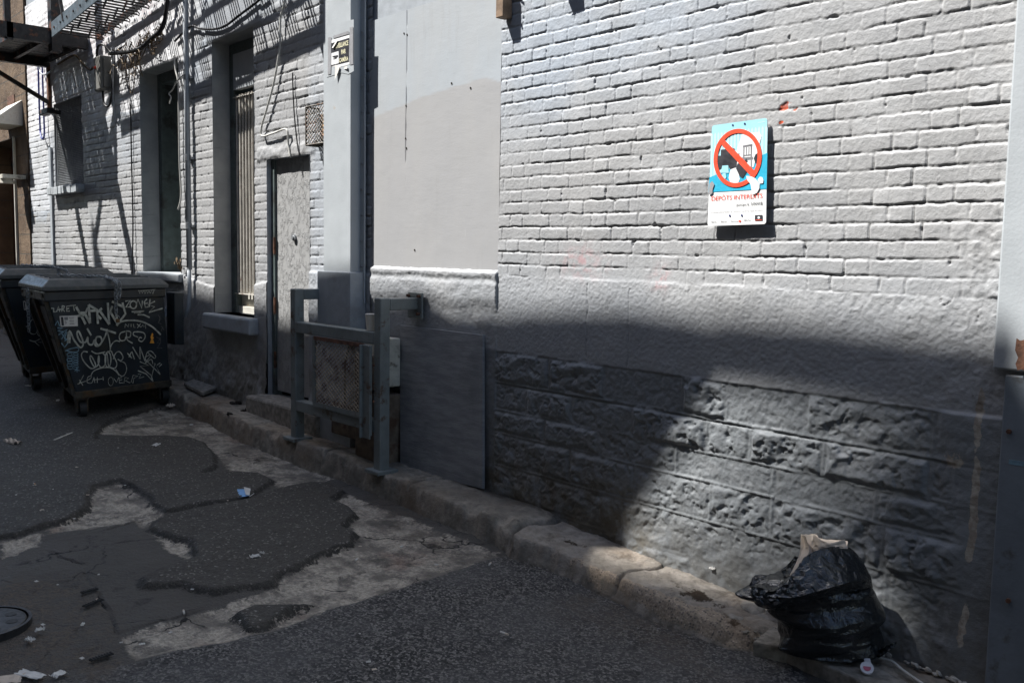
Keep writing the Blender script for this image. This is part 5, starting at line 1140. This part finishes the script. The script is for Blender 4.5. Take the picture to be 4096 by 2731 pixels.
# ------------------------------------------------------------------ rubbish bag
def bag():
    g0 = zr(-1.85)+.055
    T = thing('rubbish_bag', 'open black plastic rubbish bag slumped against the foot of the wall', 'rubbish bag', (-1.85, -.2, g0))
    nu, nv = 150, 120
    U, V = np.meshgrid(np.linspace(0, 2*np.pi, nu+1), np.linspace(0, 1, nv+1), indexing='ij')
    # centre line and radii by height; axes: a along RT (right in the picture), b away from viewer
    ar = Vector((RT.x, RT.y, 0)).normalized(); br_ = Vector((fw.x, fw.y, 0)).normalized()
    h = np.interp(V, [0, .05, .2, .45, .7, .88, 1], [.005, .012, .08, .19, .275, .335, .352])
    ca = np.interp(V, [0, .2, .45, .7, .88, 1], [.05, .045, .035, .02, .02, .035])
    ra = np.interp(V, [0, .05, .2, .45, .7, .88, 1], [.11, .17, .188, .182, .165, .12, .0])
    rb = np.interp(V, [0, .05, .2, .45, .7, .88, 1], [.06, .12, .135, .135, .115, .085, .0])
    cu, su = np.cos(U), np.sin(U)
    # spout drawn out to the left at two-thirds height
    sp = np.exp(-((np.angle(np.exp(1j*(U-np.pi)))/.55)**2))*np.exp(-((V-.63)/.16)**2)
    # overlapping droop: lower folds
    wU = U/(2*np.pi)
    def per(f, a, b, s): 
        n_ = int(f); x = wU*n_; x2 = x % n_; return tri(np.where(np.isclose(x2, n_), 0, x2)+(0*V), V*b+.35*np.sin(U*2+V*5), s)
    def pern(n_, b, s, tw=0):
        x = wU*n_+tw*V; ix = np.floor(x); fx = x-ix; yy = V*b; iy = np.floor(yy); fy = yy-iy
        A_ = _h(ix % n_, iy, s); B_ = _h((ix+1) % n_, iy, s); C_ = _h(ix % n_, iy+1, s); D_ = _h((ix+1) % n_, iy+1, s)
        return np.where(fx > fy, A_+(B_-A_)*fx+(D_-B_)*fy, A_+(C_-A_)*fy+(D_-C_)*fx)-.5
    cr = .10*pern(4, 5, 11, 2)+.10*pern(7, 8, 12, -3)+.065*pern(12, 13, 13, 5)+.022*pern(23, 22, 14, -7)
    k = 1+cr*1.9*ss(.0, .08, V)
    a = ca+ra*k*cu-sp*.135; bb = rb*k*su
    hh = h+.03*pern(7, 9, 21, 1)*ss(.05, .3, V)-.03*sp+.02*np.sin(U+1)*ss(.6, 1, V)
    hh += .045*ss(.75, 1, V)*cu
    base = Vector((-1.82, -.235, g0))
    a = a*1.10+.012*ss(.0, .3, V); bb = bb*1.08
    X = base.x+a*ar.x+bb*br_.x; Y = base.y+a*ar.y+bb*br_.y; Z = np.maximum(base.z+hh, g0-.01+.0*hh)
    Y = np.minimum(Y, -.035)
    o = grid('liner', X, Y, Z, M['bag'], T); o.data.polygons.foreach_set('use_smooth', [True]*len(o.data.polygons))
    return T, base, ar, br_, g0
T, base, ar, brv, g0 = bag()
# open lip of the spout, a dark mouth and loose tail
def bp(x, y, d=0): # point on the vertical plane through the bag, facing the viewer
    n = Vector((fw.x, fw.y, 0)).normalized(); P0 = base-n*d; r_ = ray(x, y); return CAM+r_*((P0-CAM).dot(n)/r_.dot(n))
k = 800/1842
bq = lambda x, y, d=0: bp(2900+x*k, 2050+y*k, d)
s = MB()
lipb = [bq(225, 670, .02), bq(275, 575, -.04), bq(420, 565, -.07), bq(560, 490, -.06), bq(640, 400, -.03)]
lipf = [bq(225, 675, .03), bq(330, 690, .09), bq(450, 720, .13), bq(600, 600, .13), bq(770, 385, .05)]
low = [bq(240, 745, .04), bq(300, 830, .10), bq(460, 850, .15), bq(640, 760, .16), bq(800, 640, .13)]
lowb = [bq(250, 780, .02), bq(320, 860, .05), bq(480, 900, .08), bq(640, 860, .1), bq(800, 760, .1)]
def strip(s, A, B, sub=5, jag=.006, seed=1):
    A = spline(A, sub); B = spline(B, sub); rs_ = random.Random(seed); m_ = 6; rows = []
    for j in range(m_+1):
        rows.append([lerp(a, b_, j/m_)+Vector((rs_.uniform(-jag, jag), rs_.uniform(-jag, jag), rs_.uniform(-jag, jag)))*(1 if 0 < j < m_ else .3) for a, b_ in zip(A, B)])
    n = len(A); s.add([p for r_ in rows for p in r_], [(j*n+i, j*n+i+1, (j+1)*n+i+1, (j+1)*n+i) for j in range(m_) for i in range(n-1)])
strip(s, lipf, low, 5, .007, 2); strip(s, low, lowb, 5, .006, 3)
mid_ = [bq(260, 690, .0), bq(360, 640, .0), bq(480, 660, .02), bq(590, 580, .02), bq(700, 420, .0)]
strip(s, lipb, mid_, 5, .005, 4); strip(s, mid_, lipf, 5, .004, 6)
s.build('open_mouth', M['bag'], T)
s = MB(); strip(s, [bq(450, 725, .13), bq(600, 590, .125), bq(770, 388, .085), bq(975, 312, .05), bq(1150, 322, .02), bq(1262, 440, .02), bq(1345, 590, .03)], [bq(470, 770, .15), bq(620, 780, .17), bq(800, 735, .18), bq(1000, 680, .18), bq(1150, 640, .16), bq(1262, 620, .12), bq(1352, 625, .05)], 4, .0028, 15)
strip(s, [bq(470, 770, .15), bq(620, 780, .17), bq(800, 735, .18), bq(1000, 680, .18), bq(1150, 640, .16), bq(1262, 620, .12), bq(1352, 625, .05)], [bq(520, 850, .12), bq(640, 850, .14), bq(820, 810, .14), bq(1000, 760, .14), bq(1150, 720, .13), bq(1270, 700, .1), bq(1360, 690, .04)], 4, .003, 16)
s.build('folded_rim', M['bag'], T)
s = MB(); strip(s, [bq(1330, 1130, .04), bq(1420, 1240, .08), bq(1500, 1220, .10), bq(1580, 1190, .11)], [bq(1300, 1290, .06), bq(1400, 1330, .10), bq(1480, 1290, .12), bq(1575, 1200, .115)], 5, .007, 5)
s.build('loose_tail', M['bag'], T)
# paper bag stuck in the liner
s = MB()
strip(s, [bq(695, 200, -.02), bq(720, 280, .0), bq(680, 400, .01), bq(590, 590, .04)], [bq(740, 215, .03), bq(775, 330, .03), bq(745, 420, .045), bq(640, 590, .07)], 4, .002, 7)
strip(s, [bq(700, 195, -.03), bq(760, 200, -.05), bq(815, 195, -.04)], [bq(730, 330, -.03), bq(780, 370, -.03), bq(830, 350, -.02)], 4, .003, 8)
strip(s, [bq(815, 190, .01), bq(880, 245, .03), bq(970, 275, .04), bq(1105, 243, .02)], [bq(800, 350, .02), bq(880, 350, .04), bq(990, 340, .05), bq(1135, 330, .03)], 4, .004, 9)
strip(s, [bq(698, 196, -.01), bq(683, 400, .015), bq(592, 590, .045)], [bq(850, 205, -.01), bq(880, 360, .03), bq(640, 600, .06)], 5, .003, 11)
strip(s, [bq(840, 230, -.01), bq(860, 360, .03)], [bq(1130, 260, .0), bq(1120, 350, .03)], 5, .003, 12)
strip(s, [bq(820, 190, -.03), bq(885, 180, -.05), bq(890, 225, -.05)], [bq(820, 300, -.03), bq(890, 300, -.05), bq(930, 280, -.04)], 4, .002, 10)
M['kraft'] = simple('pale_kraft_paper', (.58, .49, .40), .85, var=.08, scale=9, bump=.35, bscale=35)
prop(s.build('paper_bag', M['kraft'], None, smooth=True), 'crumpled pale paper bag sticking out of the black rubbish bag', 'paper bag')

# ------------------------------------------------------------------ small things on the ground
tubething('white_cable', 'stiff white cable lying on the kerb right of the rubbish bag', 'cable', [R(2900+1420*k, 2050+1335*k, .07), R(2900+1540*k, 2050+1370*k, .075), R(2900+1640*k, 2050+1450*k, .07), R(2900+1800*k, 2050+1560*k, .065), R(2900+1950*k, 2050+1660*k, .06)], .006, M['white_cable'])
c = R(2900+1305*k, 2050+1435*k, .07); CP = thing('bottle_cap', 'clear plastic pull cap with pink print lying below the rubbish bag', 'cap', c)
s = MB(); s.tube([c, c+Vector((.004, -.006, .008))], .024, 16); s.build('disc', M['clear'], CP)
s = MB(); s.tube([c+Vector((.004, -.006, .0082)), c+Vector((.0042, -.0063, .0088))], .014, 12); s.build('print', M['redcap'], CP)
s = MB(); q = R(2900+1280*k, 2050+1385*k, .075); s.bar(c+Vector((0, .015, .006)), q+Vector((0, .02, .012)), .022, .006); s.build('tab', M['clear'], CP)
rocks = [(3640, 2545, .05, 'large pale rubble lump right of the rubbish bag'), (3690, 2590, .035, 'brownish rubble piece below the large lump'), (3672, 2560, .02, None), (3712, 2530, .016, None), (3765, 2560, .022, 'round pale pebble against the wall foot'), (3790, 2600, .026, None), (3830, 2640, .02, None), (3900, 2640, .024, None), (3860, 2600, .018, None), (3950, 2680, .022, None), (3560, 2520, .03, 'grey stone tucked against the right side of the bag'), (3700, 2640, .014, None), (3745, 2610, .012, None), (3800, 2560, .012, None), (3985, 2640, .016, None), (3020, 2440, .05, 'broken concrete lump left of the rubbish bag'), (2950, 2480, .035, 'pebbly kerb fragment nearest the road'), (3080, 2470, .04, 'grey kerb fragment under the left side of the bag')]
for i, (x, y, r_, lab) in enumerate(rocks):
    p = R(x, y, .04+r_*.3); s = MB(); s.ico((p.x, p.y, p.z), r_, 3 if r_ > .03 else 2, .28, i+3, (1.2, 1, .7)); o = s.build('rubble_stone', M['rock'], None, smooth=r_ < .02)
    prop(o, lab or 'small grey rubble pebble scattered right of the rubbish bag', 'stone', 'rubble round the rubbish bag')
rs = random.Random(21); M['gravel'] = simple('pale_gravel', (.42, .39, .34), .85, var=.3, scale=30, bump=.5)
for i in range(46):
    x = rs.uniform(3480, 4080) if i < 34 else rs.uniform(2960, 3120); y = (2470+(x-3480)*.33+rs.uniform(10, 95)) if i < 34 else rs.uniform(2440, 2560)
    r_ = rs.choice([.006, .008, .010, .013]); p = R(x, y, .05+r_*.4); s = MB(); s.ico((p.x, min(-.02, p.y), p.z), r_, 1 if r_ < .01 else 2, .3, i+60, (1.2, 1, .75)); prop(s.build('gravel_pebble', M['gravel' if rs.random() < .6 else 'rock']), 'tiny loose gravel pebble in the grit around the rubbish bag', 'pebble', 'loose gravel round the rubbish bag')
# thin slab edge below the bag
s = MB(); A_ = [R(3010, 2565, .055), R(3150, 2590, .055), R(3400, 2700, .05), R(3560, 2800, .045)]; B_ = [R(3090, 2500, .055), R(3260, 2560, .055), R(3500, 2660, .05), R(3700, 2760, .045)]
vs = A_+B_[::-1]; s.prism(vs, (0, 0, -.07)); prop(s.build('slab_fragment', M['rock'], bevel=.008), 'thin broken concrete slab along the road edge under the rubbish bag', 'slab')
# mortar slab on the kerb by the dumpster
s = MB(); pts = [R(735, 1545, .14), R(800, 1520, .15), (R(875, 1560, .15)), R(810, 1585, .14)]; s.prism(pts, (0, 0, .035)); prop(s.build('slab_fragment', M['rock'], bevel=.008), 'flat grey slab lying on the kerb right of the near dumpster', 'slab')
for i, (x, y, r_, lab) in enumerate(((945, 1612, .035, 'black soil clump on the kerb nearest the window sill'), (985, 1640, .03, 'black soil clump on the kerb before the doorstep'), (915, 1655, .018, 'small black soil clump on the kerb edge'), (1190, 1725, .03, 'dark clump on the kerb at the left guard post foot'))):
    p = R(x, y, .135); s = MB(); s.ico((p.x, p.y, p.z), r_, 3, .5, i+30, (1.2, 1, .6)); prop(s.build('soil_clump', M['soil']), lab, 'soil clump', 'soil clumps on the kerb')
# manhole cover
c = R(-70, 2500); MH = thing('manhole_cover', 'round dark cast iron manhole cover at the lower left corner', 'manhole cover', c)
c.z = zr(c.x)+.002; rad = (R(88, 2520)-c).length
s = MB(); s.tube([c+Vector((0, 0, -.03)), c+Vector((0, 0, .010))], rad*.9, 48); s.build('cover', M['castiron'], MH, bevel=.006)
s = MB()
for i in range(48):
    a, b_ = 2*math.pi*i/48, 2*math.pi*(i+1)/48; ri, ro = rad*.93, rad
    P_ = lambda a_, r_, z_: c+Vector((r_*math.cos(a_), r_*math.sin(a_), z_))
    s.hexa([P_(a, ri, -.03), P_(a, ro, -.03), P_(b_, ro, -.03), P_(b_, ri, -.03), P_(a, ri, .012), P_(a, ro, .012), P_(b_, ro, .012), P_(b_, ri, .012)])
s.build('frame_ring', M['castiron'], MH)
s = MB()
for i in range(8):
    a = i*math.pi/4+.2; q = c+Vector((rad*.62*math.cos(a), rad*.62*math.sin(a), .0105)); s.tube([q, q+Vector((0, 0, .0006))], .022, 12)
s.build('vent_hole', M['blackhole'], MH)
# litter
def scrap(x, y, w, h, mat, label, name='paper_scrap', cat='paper scrap', group=None, seed=0, lift=.006, fold=.012):
    c = R(x, y, lift); rs_ = random.Random(seed+int(x)); a = rs_.uniform(0, 6.28); dx = Vector((math.cos(a), math.sin(a), -.033*math.cos(a))); dy = Vector((-math.sin(a), math.cos(a), .033*math.sin(a)))
    n = 6; vs = []; 
    for i in range(n+1):
        for j in range(n+1):
            e = 1-.25*rs_.random() if i in (0, n) or j in (0, n) else 1
            vs.append(c+dx*((i/n-.5)*w*e)+dy*((j/n-.5)*h*e)+Vector((0, 0, abs(math.sin(i*1.3+seed)*math.cos(j*1.1+seed*2))*fold)))
    s = MB(); s.add(vs, [(i*(n+1)+j, (i+1)*(n+1)+j, (i+1)*(n+1)+j+1, i*(n+1)+j+1) for i in range(n) for j in range(n)])
    return prop(s.build(name, mat), label, cat, group)
G = 'paper litter on the alley road'
scrap(120, 2697, .12, .05, M['paper'], 'crumpled pale paper strip at the bottom left corner', group=G, seed=1, fold=.006)
scrap(35, 2715, .10, .07, M['kraft'], 'brownish crumpled paper at the very bottom left edge', group=G, seed=2, fold=.006)
scrap(235, 2700, .06, .04, M['paper'], 'small torn paper right of the bottom left strip', group=G, seed=3)
scrap(622, 1780, .09, .05, M['paper'], 'flat white paper scrap on the tar patch near the kerb', group=G, seed=4)
scrap(1020, 2226, .055, .04, M['paper'], 'pale foil scrap in the middle of the centre tar patch', group=G, seed=5)
scrap(1048, 2213, .03, .02, M['paper'], 'tiny scrap beside the pale foil scrap', group=G, seed=6)
scrap(50, 1770, .16, .07, M['kraft'], 'curled brown cardboard strip on the tar left of the dumpsters', 'cardboard_strip', 'cardboard', seed=7, fold=.03)
scrap(160, 2520, .04, .03, M['paper'], 'white scrap nearest the manhole cover', group=G, seed=8)
scrap(120, 2560, .04, .03, M['paper'], 'pale scrap just right of the manhole rim', group=G, seed=9)
scrap(330, 2500, .025, .012, M['paper'], 'narrow white scrap right of the manhole cover', group=G, seed=10)
scrap(765, 1700, .03, .02, M['paper'], 'white scrap in the gutter right of the dumpster', group=G, seed=12)
scrap(470, 1722, .035, .025, M['kraft'], 'tan scrap below the near dumpster wheel', group=G, seed=13)
scrap(232, 1602, .06, .03, M['paper'], 'pale scrap in the shade left of the near dumpster wheel', group=G, seed=14)
scrap(680, 1625, .09, .05, M['kraft'], 'curled dry leaf scrap in the gutter by the dumpster', group=G, seed=15, fold=.03)
scrap(120, 1545, .10, .04, M['paper'], 'pale scrap between the dumpster wheels', group=G, seed=16)
scrap(2700, 2495, .03, .012, M['clear'], 'whitish wrapper strip at the road edge of the pale kerb', 'wrapper', 'wrapper', seed=17)
scrap(2850, 2275, .03, .02, M['paper'], 'white crumb of paper on the pale kerb at the wall foot', group=G, seed=18, lift=.14, fold=.012)
scrap(2915, 2290, .025, .018, M['paper'], 'tan crumb of paper on the pale kerb behind the bag', group=G, seed=19, lift=.14, fold=.012)
rs = random.Random(11)
for i in range(38):
    x = rs.uniform(40, 1500); y = rs.uniform(1720, 2680)
    if x > 900 and y < 1900: continue
    w_ = rs.uniform(.010, .024); scrap(x, y, w_, w_*.7, M['paper'] if rs.random() < .7 else M['kraft'], 'tiny pale paper fleck on the dark alley surface', 'paper_fleck', 'paper scrap', 'tiny flecks of litter', 40+i, .008, .004)
for i, (x, y, lab) in enumerate(((1428, 2235, 'cigarette butt on the bare concrete strip right of the tar patch'), (1610, 2183, 'cigarette butt at the upper end of the bare concrete strip'), (1752, 2258, 'cigarette butt nearest the kerb joint'), (2018, 2531, 'pale cigarette butt alone on the coarse foreground asphalt'), (137, 1934, 'orange cigarette butt on the dark tar patch'), (735, 2445, 'cigarette butt on the crack line in the left foreground'), (1960, 2254, 'cigarette butt at the gutter below the kerb joint'))):
    p = R(x, y, .007); a = rs.uniform(0, 3.1); d = Vector((math.cos(a), math.sin(a), 0))*(.022 if i == 3 else .018); CB = thing('cigarette_butt', lab, 'cigarette butt', p, 'cigarette butts on the road')
    s = MB(); s.tube([p-d, p+d*.2], .004, 8); s.build('paper_end', M['paper'], CB); s = MB(); s.tube([p+d*.2, p+d], .0041, 8); s.build('filter', M['orange'] if i == 4 else M['kraft'], CB)
p = R(235, 1752, .008); q = R(265, 1740, .008); s = MB(); s.tube([p-(q-p)*.6, q+(q-p)*.8], .006, 6); prop(s.build('wood_stick', M['cream']), 'pale thin wooden stick on the tar left of the near dumpster', 'stick')
for i, (xa_, ya_, xb_, yb_, lab) in enumerate(((325, 2370, 390, 2352, 'upper ribbed black rubber strip right of the manhole'), (335, 2425, 410, 2395, 'middle ribbed black rubber strip right of the manhole'), (360, 2640, 450, 2610, 'lower ribbed black rubber strip near the bottom edge'))):
    a_, b_ = R(xa_, ya_, .008), R(xb_, yb_, .008); s = MB(); s.bar(a_, b_, .022, .004)
    for j in range(8): q = lerp(a_, b_, (j+.5)/8); d_ = (b_-a_).normalized(); sd = Vector((-d_.y, d_.x, 0))*.010; s.bar(q-sd+Vector((0, 0, .003)), q+sd+Vector((0, 0, .003)), .004, .004)
    prop(s.build('rubber_strip', M['rubber']), lab, 'rubber strip', 'ribbed rubber strips on the road')
# face mask
c = R(972, 1972, .008); FM = thing('face_mask', 'pale blue disposable face mask lying flat on the tar patch', 'face mask', c)
cs = [R(948, 1955, .012), R(1002, 1958, .018), R(998, 1985, .016), R(955, 1990, .012)]
s = MB(); n = 9
vs = [lerp(lerp(cs[0], cs[1], i/n), lerp(cs[3], cs[2], i/n), j/n)+Vector((0, 0, .004*(j % 2)+.010*math.sin(i*.35)*math.sin(j*.35))) for i in range(n+1) for j in range(n+1)]
s.add(vs, [(i*(n+1)+j, (i+1)*(n+1)+j, (i+1)*(n+1)+j+1, i*(n+1)+j+1) for i in range(n) for j in range(n)]); s.build('mask_panel', M['mask_blue'], FM)
s = MB(); s.poly([lerp(cs[0], cs[1], .5)+Vector((0, 0, .016)), cs[1]+Vector((0, 0, .008)), cs[2]+Vector((0, 0, .008)), lerp(cs[3], cs[2], .65)+Vector((0, 0, .014))]); s.build('white_lining', M['paper'], FM)
s = MB(); s.tube(spline([cs[1], R(1012, 1962, .01), R(1018, 1970, .008), R(1008, 1978, .008), cs[2]], 4), .002, 5); s.build('ear_loop', M['white'], FM)
